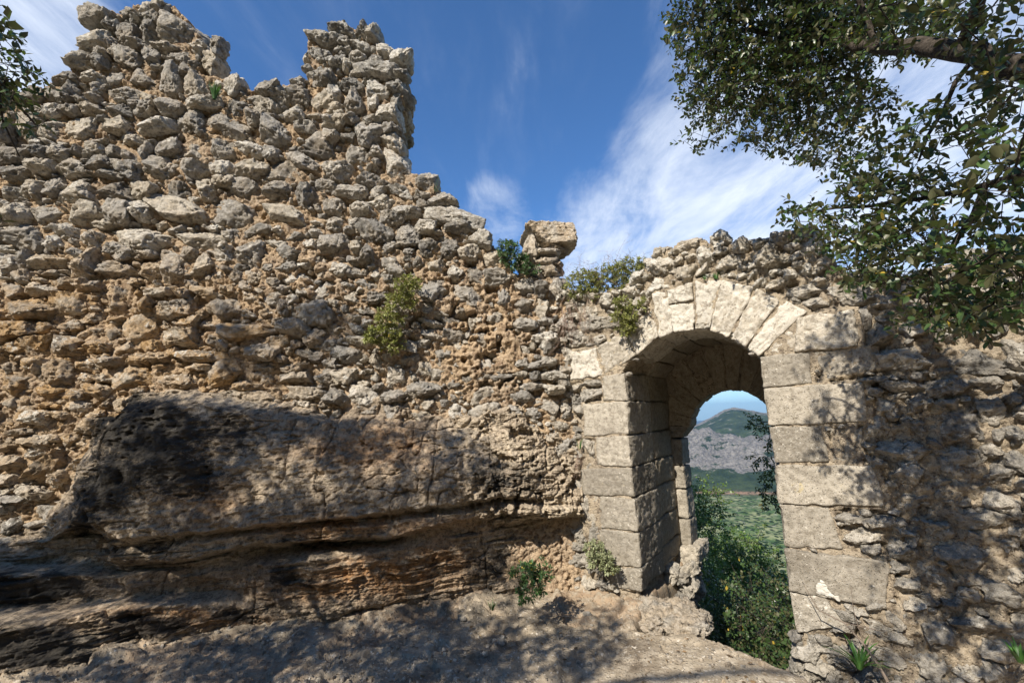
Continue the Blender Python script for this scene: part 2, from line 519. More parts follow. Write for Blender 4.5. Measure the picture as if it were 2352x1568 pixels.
ST_MER_L = zone('A', [(690,125,190,160),(860,90,120,70),(975,60,110,110),(1085,45,110,90),(660,285,230,170),(960,145,190,60),(1200,200,290,240,20),
 (850,240,130,150),(1005,230,100,110),(555,430,190,130),(690,380,80,60),(770,355,90,50),(870,400,210,140),(1020,390,110,120),(1210,390,170,110,-20),
 (760,190,110,50,-5),(740,160,60,40),(950,320,140,60),(1120,330,150,60),(1060,140,80,60,-30),(760,300,80,50),(820,330,60,50)])
ST_MER_R = zone('B', [(115,225,160,110),(245,215,120,110),(330,230,100,120),(-10,275,200,70,15),(120,290,120,60,10),(255,320,190,90,10),(405,345,110,90),(510,410,140,130),(160,350,60,40),
 (-10,380,150,110),(110,410,90,80),(220,400,100,70,10),(350,410,140,80,20),(150,450,70,90),(60,430,80,60),(330,480,330,90,15),(500,510,140,80),(480,600,200,120,20),
 (20,520,110,90),(160,580,170,110,15),(340,610,170,90,10),(-50,500,120,100)])
ST_L = zone('A', [(690,430,100,90),(640,530,160,70),(440,545,160,60),(940,520,160,130,-15),(1140,570,180,230),(1265,490,120,80),(1330,590,140,150),(1560,585,130,150),
 (1820,600,220,100),(1995,570,110,60),(230,650,150,90),(360,640,150,100),(480,620,130,120),(655,600,110,80),(835,625,290,95,-5),(560,680,60,50),(640,670,80,50),
 (230,750,170,80),(360,760,130,70),(475,750,120,60),(620,740,150,60),(800,750,190,80),(920,710,90,40),(1000,730,190,90,-15),(1170,730,190,100,-10),(1370,710,250,70,-8),
 (1600,710,210,110,10),(1800,710,190,110),(1900,640,160,120,15),(2000,640,150,100),(2180,680,200,160,20),
 (210,870,180,180),(350,870,120,160),(540,870,300,190,-5),(800,860,170,120),(1045,850,310,160,-5),(1300,840,200,160,-20),(1510,830,310,190,10),(1700,790,90,90),
 (1850,890,290,200,15),(2040,860,140,100,20),(1980,770,150,90,15),(2160,950,210,130),(2250,830,150,110),
 (60,900,110,130),(110,1050,230,80),(270,1020,120,70),(390,1030,150,90),(520,1010,110,70),(650,1020,150,70,-15),(770,1010,100,80),(860,1050,120,100,25),(985,1040,80,120),
 (1110,1000,190,110,-5),(1310,1010,190,130,10),(1480,1000,190,150,5),(1680,1000,220,90,15),(1830,1040,110,70),(2020,1080,230,90,20),(2150,1000,240,150,20),
 (90,1160,210,130),(290,1130,170,90),(490,1140,220,120),(720,1110,180,90),(740,1170,230,80),(900,1150,130,170,-25),(1080,1140,270,170,15),(1310,1140,170,120),
 (1510,1130,120,100),(1690,1130,220,150),(1940,1160,290,140,12),(2230,1140,170,100,15),(70,1300,170,90),(220,1280,160,160,-45),(370,1260,150,130,-30),(530,1290,250,150,5),
 (780,1290,240,150,5),(980,1280,180,130),(1190,1280,210,160,20),(1390,1250,170,160),(1510,1230,160,70),(1660,1270,220,130,5),(1880,1280,170,120,5),(2060,1310,170,130),
 (2200,1240,170,80,10),(2260,1390,160,110),(110,1440,170,140),(300,1440,230,150),(560,1440,230,150),(780,1410,190,160),(950,1410,170,130),(1200,1420,420,170,12),
 (1570,1430,310,220,15),(1910,1440,400,190,18),(2240,1510,150,120),(1420,400,120,180,10),(1460,300,90,120,20)])
ST_L += zone('B', [(480,670,90,110,25),(60,630,120,90),(200,700,150,130),(60,720,130,90),(320,700,90,70),(430,760,160,130,20),(110,770,110,50,20),(190,810,90,60),(60,830,140,110),
 (310,820,150,60),(290,900,190,150,30),(480,870,60,60),(430,880,100,60),(40,920,120,80),(200,1030,190,190,15),(350,1030,110,60,10),(470,960,170,120,30),(470,1110,180,190),
 (670,1210,160,140),(80,1150,190,110,15),(280,1210,180,120,20),(200,1290,190,90,10),(510,1290,210,100,20),(650,1320,90,70),(390,1370,200,90),
 (240,1400,150,100),(800,1355,190,80),(560,1430,190,90),(450,1470,170,90),(680,1520,150,80),(850,1450,350,100,12),(870,1530,200,90)])
ST_L += zone('D', [(180,80,250,160),(450,40,170,90),(620,90,200,150),(940,80,400,150,8),(1330,100,330,120),(60,250,100,110),(180,250,130,130),(340,240,250,100),(580,260,100,200,20),
 (760,290,270,130),(1000,310,140,160,20),(1160,300,170,200,20),(1690,180,260,180,25),(1510,160,90,70),(1370,280,110,170,20),(2240,120,220,130),(2280,300,150,80),(70,440,150,130),
 (270,430,190,80),(200,560,340,150,5),(460,530,280,230),(780,500,240,230),(1080,450,230,80),(1240,460,110,60),(995,550,90,100),(1180,565,290,120),(1500,560,280,170,-10),
 (2120,590,250,160),(1905,560,80,100),(110,690,300,100),(230,800,260,180),(90,820,120,100),(440,820,170,150),(940,700,270,220),(1270,660,130,70),(1220,770,280,110,-5),
 (1640,720,420,120),(2010,700,220,110,5),(2110,750,160,100),(1340,890,320,80),(1350,950,160,50),(1060,895,140,60),(760,910,130,60),(910,910,150,80),(250,940,130,90),
 (1520,1000,280,180,-25),(1760,850,210,100),(1980,1020,230,80,-3),(2200,1020,200,110),(1650,1080,200,60),(2050,1130,270,90,5),(1680,1150,200,80),(120,1070,180,150),
 (360,1000,300,160),(330,1110,200,100),(890,1010,300,180),(1180,1050,320,150),(2240,1160,110,100),(640,1270,120,60),(290,1300,170,90),(240,1450,160,80),(160,1390,150,50),(620,1350,160,90,-5)])
ST_L += zone('G', [(310,120,330,150,-25),(240,280,200,90),(60,200,160,110),(80,330,180,40),(60,90,160,90),(400,190,110,90,-25),(250,500,140,45),(500,600,180,60)])
ST_L += zone('E', [(80,140,170,130),(340,70,210,140),(550,80,150,120),(700,150,170,150,10),(850,160,120,170,10),(980,190,130,140),(1050,110,170,120,20),(1140,240,160,100),
 (130,300,210,80,10),(450,270,160,140),(560,280,60,60),(630,260,80,80),(750,280,130,120),(870,330,110,110,20),(290,200,110,110),(1000,330,190,130),(1160,370,160,110),
 (1250,350,100,60),(740,430,170,150),(950,470,230,120,15),(1200,500,140,160),(1330,420,130,110),(1440,440,130,130),(1540,440,90,160),(1320,530,110,120),(1450,570,110,140),
 (1340,670,180,120),(680,570,260,90,10),(870,740,140,150),(1060,770,130,120),(150,870,190,130),(120,1010,250,120),(90,1160,130,120),(250,1150,220,120),(440,1160,150,90),
 (480,1030,150,150,20),(650,1100,210,130,-5),(880,1250,140,110,25),(1100,1240,260,130),(1080,1140,220,130),(1430,890,80,40),(1420,940,110,50),(1500,920,100,50),
 (1180,1020,150,50),(1320,1000,110,60),(1410,1010,70,70),(1530,1010,150,50),(1380,1080,150,50),(1520,1100,120,70),(1600,1070,80,50),(1470,650,100,50),(1550,690,80,50),
 (1490,820,110,90),(1330,930,90,70),(1520,760,100,60),(1420,760,120,60)])
ST_G = zone('F', [(1265,450,350,130,-3),(1020,390,400,110,-10),(1010,140,150,150),(980,50,140,110),(440,80,130,80),(250,120,110,90),(700,110,90,80),(810,90,110,80),(860,60,80,80),
 (490,245,230,110,-12),(720,210,200,150,-5),(880,310,110,60),(980,280,90,70),(60,250,190,110,-10),(60,170,110,70),(330,180,120,130,-20),(570,130,130,120),(640,260,90,60),(820,220,120,90),
 (1030,490,160,70,-5),(1060,350,110,60),(800,370,150,50),(1440,690,220,150),(1650,650,170,110),(1850,680,210,130),(2030,660,130,100),(2190,660,190,130),(1600,840,320,200),(1990,850,470,170,5),
 (2310,820,170,220),(1400,970,200,50),(1610,1010,270,80,-5),(1880,1010,300,100),(2140,990,220,110),(2320,1000,120,90),(1410,1040,130,50),(1470,1140,170,140),(1680,1120,150,130),
 (1800,1050,110,80),(1870,1140,230,140),(2130,1150,270,160,20),(2290,1090,130,90),(1420,1270,230,110),(1650,1250,200,130),(1940,1290,380,190),(1590,1410,360,140),(2180,1320,90,70),
 (2300,1330,150,110),(2150,1400,120,60),(1920,1490,340,180),(2290,1480,180,130),(1500,480,120,80),(1640,500,150,90),(1800,520,170,90),(1980,500,200,110),(2200,480,220,120),
 (1350,580,60,120),(1500,580,150,70),(1750,590,130,60),(2100,570,140,80),(1300,330,160,70),(1480,320,150,80),(1700,330,200,100),(1950,310,220,110),(2200,270,230,120),(2050,180,200,120),(2280,140,180,120)])
ST_G += zone('H', [(1630,260,280,180),(1680,430,330,180),(1880,400,250,150),(2180,420,260,170,8),(1830,610,240,150),(1330,650,250,120),(2000,770,420,180,5),(2230,700,200,130),(1590,740,180,120),
 (1790,900,260,150,20),(1930,1080,150,90),(1840,1280,380,240,35),(1550,1170,200,130,20),(1480,1250,350,150,15),(2060,1210,350,120,15),(2170,1370,250,150),(2240,1030,250,150,10),
 (2060,930,240,110,10),(1650,960,150,120,30),(1250,540,180,60,5),(1400,560,160,70),(1530,560,130,70),(1400,250,1,1),(1230,1150,220,60,25),(1180,1220,170,90,20),(1380,1190,90,60),
 (1160,1430,200,150,-10),(980,1400,110,150,30),(1040,1460,160,110),(1300,1360,110,70),(1590,620,120,60),(1650,1080,150,90,30),(2300,900,160,110),(1420,1080,120,60),(2290,1250,150,90,15)])
ST_GL = zone('K', [(290,440,240,110),(180,500,130,70,10),(210,560,110,70),(60,870,110,100),(170,870,90,50),(280,840,160,50),(270,920,190,110),(180,960,80,60),(200,1030,70,80),
 (260,1300,100,190),(120,1100,100,120),(330,400,130,60,-10),(130,700,70,110),(60,760,120,60),(80,640,90,60)])
ST_GL += [(1345, 1180, 40, 70, 10), (1362, 1230, 30, 60, 20), (1320, 1290, 60, 40, -10), (1330, 1120, 30, 40, 0), (1385, 1345, 45, 30, 10), (1350, 1340, 50, 30, 0)]

POLY_L = [(-420, 190), (-60, 200), (0, 204), (60, 212), (125, 186), (160, 166), (160, 128), (188, 118), (190, 86), (207, 72), (207, 26), (244, 16), (272, 30), (300, 10), (345, 2), (392, 4), (418, 28),
          (462, 92), (464, 172), (522, 182), (578, 204), (598, 194), (650, 196), (704, 188), (708, 84), (760, 78), (788, 66), (815, 58), (872, 64), (876, 106), (918, 124), (926, 160), (926, 228),
          (912, 238), (908, 280), (896, 306), (912, 345), (930, 388), (1000, 402), (1002, 440), (1048, 456), (1054, 482), (1090, 510), (1096, 540), (1142, 572), (1170, 602), (1182, 630), (1285, 640), (1345, 700), (1345, 1500), (-420, 1700)]
POLY_G = [(1262, 645), (1310, 668), (1420, 662), (1480, 612), (1500, 578), (1560, 558), (1590, 550), (1640, 556), (1700, 552), (1750, 550), (1850, 524), (1882, 528), (1900, 562), (1930, 604), (1962, 632), (2050, 640),
          (2120, 622), (2200, 596), (2352, 566), (2600, 520), (3300, 420), (3300, 2300), (1262, 1500)]
HOLE_G = [(1475, 1700), (1468, 1355), (1455, 1220), (1447, 1080), (1442, 1010), (1435, 920), (1427, 862), (1456, 810), (1505, 767), (1543, 753), (1593, 745), (1634, 746), (1680, 764), (1722, 788), (1753, 812), (1764, 890), (1777, 975), (1788, 1065), (1797, 1155), (1811, 1258), (1824, 1356), (1842, 1455), (1860, 1700)]


def wall_body(fr, poly, du, back, hole=None, rough_fn=None, w_off=-0.035, flat=None, clipv=-0.6, clipu=(-9, 9)):
    "mortar core: rough front sheet, flat back, closed rim"
    P = np.array([fr.hit(*p) for p in poly]); us, vs = P[:, 0], P[:, 1]
    u0, u1 = max(us.min(), clipu[0]), min(us.max(), clipu[1]); v0, v1 = max(vs.min(), clipv), vs.max()
    nu, nv = int((u1 - u0) / du) + 2, int((v1 - v0) / du) + 2
    U, Vv = np.meshgrid(u0 + np.arange(nu) * du, v0 + np.arange(nv) * du)
    base = fr.P(U.ravel(), Vv.ravel(), 0)
    jit = np.stack([fbm(base, 9, 3, .6, 3.1), fbm(base, 9, 3, .6, 8.7)], 1).reshape(nv, nu, 2) * 0.05
    keep = in_poly(U + jit[..., 0], Vv + jit[..., 1], P)
    if hole is not None:
        Hh = np.array([fr.hit(*p) for p in hole]); keep &= ~in_poly(U, Vv, Hh)
    w = w_off + 0.034 * fbm(base, 3, 3) + 0.026 * ridged(base, 7, 4, .6) + .026 * ridged(base, 19, 3, .6, 3.3) + 0.016 * fbm(base, 40, 2, .6)
    w = w - 0.05 * sst(fbm(base, 11, 3, .5, 4.4), .25, .6)
    if rough_fn is not None:
        amp = rough_fn(U.ravel(), Vv.ravel())
        w = w + amp * (0.055 + 0.05 * ridged(base, 7, 4, .6, 5.5) - 0.13 * sst(fbm(base, 12, 3, .5, 1.4), .05, .38))
    if flat is not None:
        fm = np.zeros(U.shape, bool)
        for pl_ in flat: fm |= in_poly(U, Vv, pl_)
        fm = fm.ravel(); w = np.where(fm, -.002 + .009 * fbm(base, 20, 3, .6), w)
    kc = keep[:-1, :-1] & keep[1:, :-1] & keep[:-1, 1:] & keep[1:, 1:]
    Ff = grid_faces(nu, nv, kc)
    Vf = fr.P(U.ravel(), Vv.ravel(), w); N = len(Vf)
    Vb = fr.P(U.ravel(), Vv.ravel(), back + 0.04 * fbm(base, 4, 2))
    e = np.concatenate([Ff[:, [0, 1]], Ff[:, [1, 2]], Ff[:, [2, 3]], Ff[:, [3, 0]]]); key = np.sort(e, 1)
    kk = key[:, 0].astype(np.int64) * (N + 1) + key[:, 1]; _, inv, cnt = np.unique(kk, return_inverse=True, return_counts=True)
    be = e[cnt[inv] == 1]
    rims = []; layers = [Vf]; K = 7
    for k in range(1, K):
        f = k / K; L = Vf * (1 - f) + Vb * f
        q = np.stack([fbm(L, 7, 3, .55, 2.0), fbm(L, 7, 3, .55, 6.0)], 1) * 0.05
        layers.append(L + q[:, :1] * fr.r + q[:, 1:] * np.array([0, 0, 1.0]))
    layers.append(Vb)
    used = np.unique(be)
    V = np.concatenate([layers[0]] + layers[1:])
    for k in range(K):
        rims.append(np.stack([be[:, 1] + k * N, be[:, 0] + k * N, be[:, 0] + (k + 1) * N, be[:, 1] + (k + 1) * N], 1))
    Fb = Ff[:, ::-1] + K * N
    F = np.concatenate([Ff, Fb] + rims)
    V, F, _ = compact(V, F); return V, F, P


class Occ:
    def __init__(s, u0, u1, v0, v1, c=0.01):
        s.u0, s.v0, s.c = u0, v0, c; s.g = np.zeros((int((v1 - v0) / c) + 1, int((u1 - u0) / c) + 1), bool)

    def ell(s, u, v, w, h, ang, k=1.0):
        c = s.c; R = max(w, h) / 2 * k
        i0, i1 = int((u - R - s.u0) / c), int((u + R - s.u0) / c) + 1; j0, j1 = int((v - R - s.v0) / c), int((v + R - s.v0) / c) + 1
        i0, j0 = max(i0, 0), max(j0, 0); i1, j1 = min(i1, s.g.shape[1]), min(j1, s.g.shape[0])
        if i1 <= i0 or j1 <= j0: return None, None
        X, Y = np.meshgrid(s.u0 + np.arange(i0, i1) * c - u, s.v0 + np.arange(j0, j1) * c - v)
        a_ = math.radians(-ang); x = X * math.cos(a_) + Y * math.sin(a_); y = -X * math.sin(a_) + Y * math.cos(a_)
        m = (np.abs(2 * x / (w * k)) ** 2.6 + np.abs(2 * y / (h * k)) ** 2.6) < 1
        return s.g[j0:j1, i0:i1], m

    def add(s, *a_, **k):
        g, m = s.ell(*a_, **k)
        if g is not None: g |= m

    def free(s, *a_, **k):
        g, m = s.ell(*a_, **k)
        if g is None or not m.any(): return 1.0
        return (g & m).sum() / m.sum()


def trace(fr, rows):
    out = []
    for X, Y, w, h, ang in rows:
        if w < 3: continue
        cu, cv = fr.hit(X, Y); a1 = fr.hit(X - w / 2, Y); a2 = fr.hit(X + w / 2, Y); b1 = fr.hit(X, Y - h / 2); b2 = fr.hit(X, Y + h / 2)
        # the course direction of this plane in the picture is part of the traced angle: keep it in the wall's own axes
        W = abs(a2[0] - a1[0]); H = abs(b1[1] - b2[1])
        sl_ = math.degrees(math.atan2(-(fr.hit(X + 5, Y)[1] - fr.hit(X - 5, Y)[1]), (fr.hit(X + 5, Y)[0] - fr.hit(X - 5, Y)[0])))
        out.append((cu, cv, W, H, ang + sl_ if ang else ang))
    return out


def fill(occ, inside, n, smin, smax, asp=(1.0, 2.1), tol=0.12, vmin=None):
    out = []
    u0, v0 = occ.u0, occ.v0; hh, ww = occ.g.shape
    for k in range(n):
        s = smin + (smax - smin) * (1 - k / n) ** 1.3 * rnd.uniform(.8, 1.1)
        u = u0 + rnd.random() * ww * occ.c; v = v0 + rnd.random() * hh * occ.c
        w, h = s * rnd.uniform(*asp), s * rnd.uniform(.8, 1.1)
        if not inside(u, v): continue
        ang = rnd.gauss(0, 14)
        if occ.free(u, v, w, h, ang) > tol: continue
        occ.add(u, v, w, h, ang, k=0.96); out.append((u, v, w, h, ang))
    return out


def n_for(w, h): s = max(w, h); return 26 if s > .19 else 18 if s > .095 else 12 if s > .045 else 8


# ---- tall wall ---------------------------------------------------------------
PL = np.array([WL.hit(*p) for p in POLY_L])
ROCKTOP = [(-420, 1180), (30, 1230), (110, 1190), (185, 1090), (200, 1040), (250, 945), (330, 912), (450, 900), (560, 918), (700, 938), (800, 948), (900, 955), (1000, 965), (1100, 985), (1190, 960), (1260, 1000), (1345, 1060)]
RT = np.array([WL.hit(*p) for p in ROCKTOP])
rock_v = lambda u: np.interp(u, RT[:, 0], RT[:, 1])


def spongy_L(U, V):
    c1 = WL.hit(1050, 700); c2 = WL.hit(700, 640); c3 = WL.hit(1150, 850)
    g = np.exp(-(((U - c1[0]) / .75) ** 2 + ((V - c1[1]) / .45) ** 2)) + .8 * np.exp(-(((U - c2[0]) / .5) ** 2 + ((V - c2[1]) / .28) ** 2)) + .8 * np.exp(-(((U - c3[0]) / .5) ** 2 + ((V - c3[1]) / .35) ** 2))
    return np.clip(g, 0, 1)


wall_L = thing('rubble_wall', WL.P(-2.2, 0, -.3), 'tall ruined wall of ochre and grey rubble rising over bedrock to two broken merlons', 'wall')
V, F, _ = wall_body(WL, POLY_L, 0.0095, -0.62, None, spongy_L, clipv=0.0, clipu=(-6.0, 9), w_off=-.042)
mesh_obj('mortar', V, [F], M['mortar'], wall_L)


def stones(fr, lst, occ, mbs, prot=(.03, .085), warmf=None, tintf=None, rough=1.0, lichf=None):
    for (u, v, w, h, ang) in lst:
        d = min(w, h) * rnd.uniform(.8, 1.05) + .06; pr = rnd.uniform(*prot) * (0.6 if max(w, h) < .09 else 1.0)
        add_stone(mbs, fr, u, v, pr - d / 2, w * 1.12, h * 1.12, d, ang, n_for(w, h), None if tintf is None else tintf(u, v),
                  warm=(warmf(u, v) if warmf else 0) * rnd.uniform(.5, 1.2), rough=rough, lich=lichf(u, v) if lichf else rnd.random() ** 3)


wp = WL.hit(250, 820); wq = WL.hit(500, 300)
warm_L = lambda u, v: float(np.clip(1.15 - ((u - wp[0]) / 1.9) ** 2 - ((v - wp[1] + .1) / 1.1) ** 2, 0, 1) + .12)
tr_ml, tr_mr, tr_l = trace(WL, ST_MER_L), trace(WL, ST_MER_R), trace(WL, ST_L)
occ = Occ(-5.6, .1, 0.2, PL[:, 1].max() + .05)
for s_ in tr_ml + tr_mr + tr_l: occ.add(*s_[:5], k=.95)
polyL_l = [tuple(p) for p in PL]


def inside_L(u, v, m=0.0):
    if v < rock_v(u) - .09: return False
    return bool(in_poly(np.array([u]), np.array([v + m]), PL)[0])


fl = fill(occ, lambda u, v: inside_L(u, v, .03), 26000, .022, .15, tol=.10)
gapv_l, gapv_r = WL.hit(400, 172)[1], WL.hit(800, 188)[1]
ul, ur = WL.hit(330, 172)[0], WL.hit(705, 188)[0]
is_ml = lambda s_: s_[1] > gapv_l and s_[0] < WL.hit(560, 150)[0]
is_mr = lambda s_: s_[1] > gapv_r and s_[0] > ur - .02
mb_l, mb_ml, mb_mr = MB(), MB(), MB()
stones(WL, tr_ml, occ, mb_ml, (.05, .12), warm_L); stones(WL, tr_mr, occ, mb_mr, (.05, .12), lichf=lambda u, v: .8)
stones(WL, tr_l, occ, mb_l, (.05, .12), warm_L)
stones(WL, [s_ for s_ in fl if is_ml(s_)], occ, mb_ml, (.02, .07), warm_L)
stones(WL, [s_ for s_ in fl if is_mr(s_)], occ, mb_mr, (.02, .07), lichf=lambda u, v: .8)
stones(WL, [s_ for s_ in fl if not is_ml(s_) and not is_mr(s_)], occ, mb_l, (.015, .07), warm_L)


def rim_stones(fr, poly, depth, step=.12, sz=(.11, .22), pick=None, warm=0.3, sink=.48):
    "stones through the thickness of a broken top or end"
    P = [fr.hit(*p) for p in poly]
    for a_, b_ in zip(P[:-1], P[1:]):
        L = math.hypot(*(b_ - a_)); k = max(1, int(L / step)); nrm_ = np.array([-(b_ - a_)[1], (b_ - a_)[0]]) / (L + 1e-9)
        for i in range(k):
            p = a_ + (b_ - a_) * (i + rnd.random() * .8 + .1) / k
            w = -.14 - rnd.random() * .1
            while w > -depth:
                s = rnd.uniform(*sz); q = p + nrm_ * (s * sink)
                mb = pick(p)
                add_stone(mb, fr, q[0] + rnd.uniform(-.02, .02), q[1], w - s / 2, s * rnd.uniform(1, 1.4), s * rnd.uniform(.7, 1), s * rnd.uniform(1, 1.4), rnd.gauss(0, 15), 12, warm=warm, lich=rnd.random())
                w -= s * rnd.uniform(.8, 1.2)


def pick_L(p):
    if p[1] > gapv_l + .05 and p[0] < WL.hit(560, 150)[0]: return mb_ml
    if p[1] > gapv_r + .05 and ur - .02 < p[0] < WL.hit(960, 300)[0]: return mb_mr
    return mb_l


rim_stones(WL, list(reversed(POLY_L[1:49])), .62, pick=pick_L)
mb_l.build('stonework', M['stone'], wall_L)
o = mb_ml.build('merlon', M['stone'], wall_L); o['label'] = 'broad stepped stub of a merlon at the far end of the wall'
o = mb_mr.build('merlon', M['stone'], wall_L); o['label'] = 'narrow upright merlon with a vertical broken edge'

# ---- gateway wall --------------------------------------------------------------
gate = thing('gateway_wall', WG.P(.6, 0, -.6), 'lower stone wall with an arched gateway of dressed blocks and dark rubble beside it', 'gateway')
PG = np.array([WG.hit(*p) for p in POLY_G])
tr_g, tr_gl = trace(WG, ST_G), trace(WG, ST_GL)
occg = Occ(-.75, 3.6, -.5, PG[:, 1].max() + .05)

DEP = 0.60
blocks = []   # (kind, px quad TL TR BR BL, proud)
def B(kind, z, pts, proud=.012): blocks.append((kind, zp(z, pts) if z else pts, proud))
g2 = lambda pts: [(746.5 + x * .34177, 1032.5 + y * .34177) for x, y in pts]
B('J', 'K', [(370, 790), (519, 768), (543, 958), (372, 962)])
B('J', 'K', [(235, 985), (545, 968), (551, 1198), (240, 1204)])
B('J', 'K', [(325, 1218), (552, 1207), (567, 1418), (330, 1408)])
B('J', None, g2([(1712, 128), (2062, 124), (2077, 312), (1722, 296)]))
B('J', None, g2([(1855, 318), (2085, 326), (2106, 556), (1862, 520)]))
B('J', None, g2([(1735, 306), (1848, 316), (1848, 536), (1795, 500)]), .0)
B('J', None, g2([(1832, 532), (2106, 564), (2122, 788), (1900, 778)]))
B('J', None, g2([(1920, 786), (2122, 794), (2128, 952), (1932, 912)]))
B('R', 'F', [(690, 825), (1004, 800), (1018, 990), (712, 1016)])
B('R', 'F', [(1028, 800), (1405, 760), (1432, 895), (1110, 965)], .0)
B('R', 'F', [(714, 1024), (1340, 985), (1358, 1238), (742, 1256)], .016)
B('R', 'F', [(750, 1266), (1082, 1262), (1116, 1478), (780, 1490)])
B('R', 'F', [(1175, 1290), (1330, 1285), (1332, 1478), (1140, 1484)], .0)
B('R', 'H', [(782, 200), (1392, 207), (1482, 468), (808, 437)], .02)
B('R', 'H', [(815, 447), (1120, 467), (1205, 722), (846, 714)])
B('R', 'H', [(848, 724), (1500, 802), (1482, 1092), (872, 984)], .03)
B('R', 'H', [(882, 994), (1092, 1024), (1240, 1195), (922, 1258)], .02)
B('V', 'F', [(930, 582), (1290, 520), (1316, 762), (915, 792)], .02)
B('V', 'K', [(142, 622), (322, 600), (362, 788), (152, 812)])
B('V', 'K', [(328, 600), (525, 478), (603, 645), (372, 786)])
B('V', 'K', [(530, 476), (712, 330), (752, 520), (608, 640)])
B('V', 'K', [(715, 215), (832, 205), (858, 480), (755, 520)])
B('V', 'K', [(838, 300), (1004, 292), (1002, 463), (862, 480)])
B('V', 'K', [(818, 200), (995, 142), (1004, 262), (840, 292)], .03)
B('V', 'K', [(1012, 132), (1194, 130), (1114, 463), (1006, 463)])
B('V', 'K', [(1200, 130), (1428, 178), (1250, 518), (1120, 466)], .016)
B('V', 'K', [(1438, 188), (1618, 252), (1368, 588), (1256, 522)], .02)
B('V', 'K', [(1626, 258), (1788, 348), (1462, 646), (1374, 592)])
B('V', 'K', [(1712, 420), (1722, 612), (1462, 655), (1700, 440)], .0)

hole_occ = [np.array([WG.hit(*p) for p in HOLE_G])]
blk_polys = []
for kind, q, proud in blocks:
    q_ = np.array(q, float); c_ = q_.mean(0); e_ = q_ - c_; q_ = q_ + np.sign(e_) * np.array([1.9, 1.7]) if kind != 'V' else q_ + e_ / np.linalg.norm(e_, axis=1)[:, None] * 3.3
    blk_polys.append(np.array([WG.hit(*p) for p in q_]))
V, F, _ = wall_body(WG, POLY_G, 0.0115, -1.5, HOLE_G, None, clipv=-.5, clipu=(-9, 3.6), w_off=-.046, flat=[q.mean(0) + (q - q.mean(0)) * 1.12 for q in blk_polys])
mesh_obj('mortar', V, [F], M['mortar_gate'], gate)
yy, xx = np.mgrid[0:occg.g.shape[0], 0:occg.g.shape[1]]
UU, VV_ = occg.u0 + xx * occg.c, occg.v0 + yy * occg.c
for q in blk_polys: occg.g |= in_poly(UU, VV_, q)
occg.g |= in_poly(UU, VV_, np.array([WG.hit(*p) for p in [(1440, 1700), (1440, 870), (1500, 790), (1600, 757), (1700, 790), (1755, 870), (1800, 1200), (1815, 1700)]]))
for s_ in tr_g + tr_gl: occg.add(*s_[:5], k=.95)
inside_G = lambda u, v: bool(in_poly(np.array([u]), np.array([v + .03]), PG)[0])
flg = fill(occg, inside_G, 16000, .025, .17, tol=.10)
mb_g, mb_gt = MB(), MB()
vt = WG.hit(1700, 660)[1]; us = WG.hit(1960, 700)[0]
top = lambda s_: s_[1] > vt - .05 and s_[0] < us + .1
stones(WG, [s_ for s_ in tr_g + flg if top(s_)], occg, mb_gt, (.015, .06), rough=1.3, lichf=lambda u, v: .2 + .8 * rnd.random())
stones(WG, [s_ for s_ in tr_g + flg + tr_gl if not top(s_)], occg, mb_g, (.015, .05), lichf=lambda u, v: .5 * rnd.random())
rim_stones(WG, [p for p in reversed(POLY_G[:20])], 1.3, step=.16, sz=(.12, .24), pick=lambda p: mb_gt, warm=.05, sink=.55)
mb_g.build('rubble_stonework', M['stone_gate'], gate)
mb_gt.build('rubble_stonework', M['stone_white'], gate)['label'] = 'pale lichened rubble capping the arch'

names = {'J': 'jamb_block', 'R': 'jamb_block', 'V': 'voussoir'}
ms = {'J': 'ashlar', 'R': 'ashlar', 'V': 'ashlar_arch'}
for (kind, q, proud), uv in zip(blocks, blk_polys):
    f = WG.P(uv[:, 0], uv[:, 1], proud); b = WG.P(uv[:, 0], uv[:, 1], -DEP)
    Vb_, Fb_ = hexa(np.concatenate([f, b]), 30 if kind != 'V' else 26, .010 if kind != 'V' else .012, .0045 if kind != 'V' else .009, chip=.015 if kind != 'V' else .03)
    mesh_obj(names[kind], Vb_, [Fb_], M[ms[kind]], gate, {'tint': np.full(len(Vb_), rnd.random()), 'lich': np.full(len(Vb_), rnd.random())})


def uvblock(name, u0, u1, v0, v1, w0, w1, mat, n=18, parent=gate, rr=.014, rough=.004, skew=0.0):
    c = [(u0, v1, w0), (u1 + skew, v1, w0), (u1, v0, w0), (u0, v0, w0), (u0, v1, w1), (u1 + skew, v1, w1), (u1, v0, w1), (u0, v0, w1)]
    c8 = np.array([WG.P(*k) for k in c]); Vb_, Fb_ = hexa(c8, n, rr, rough)
    return mesh_obj(name, Vb_, [Fb_], mat, parent, {'tint': np.full(len(Vb_), rnd.random()), 'lich': np.full(len(Vb_), rnd.random() * .5)})


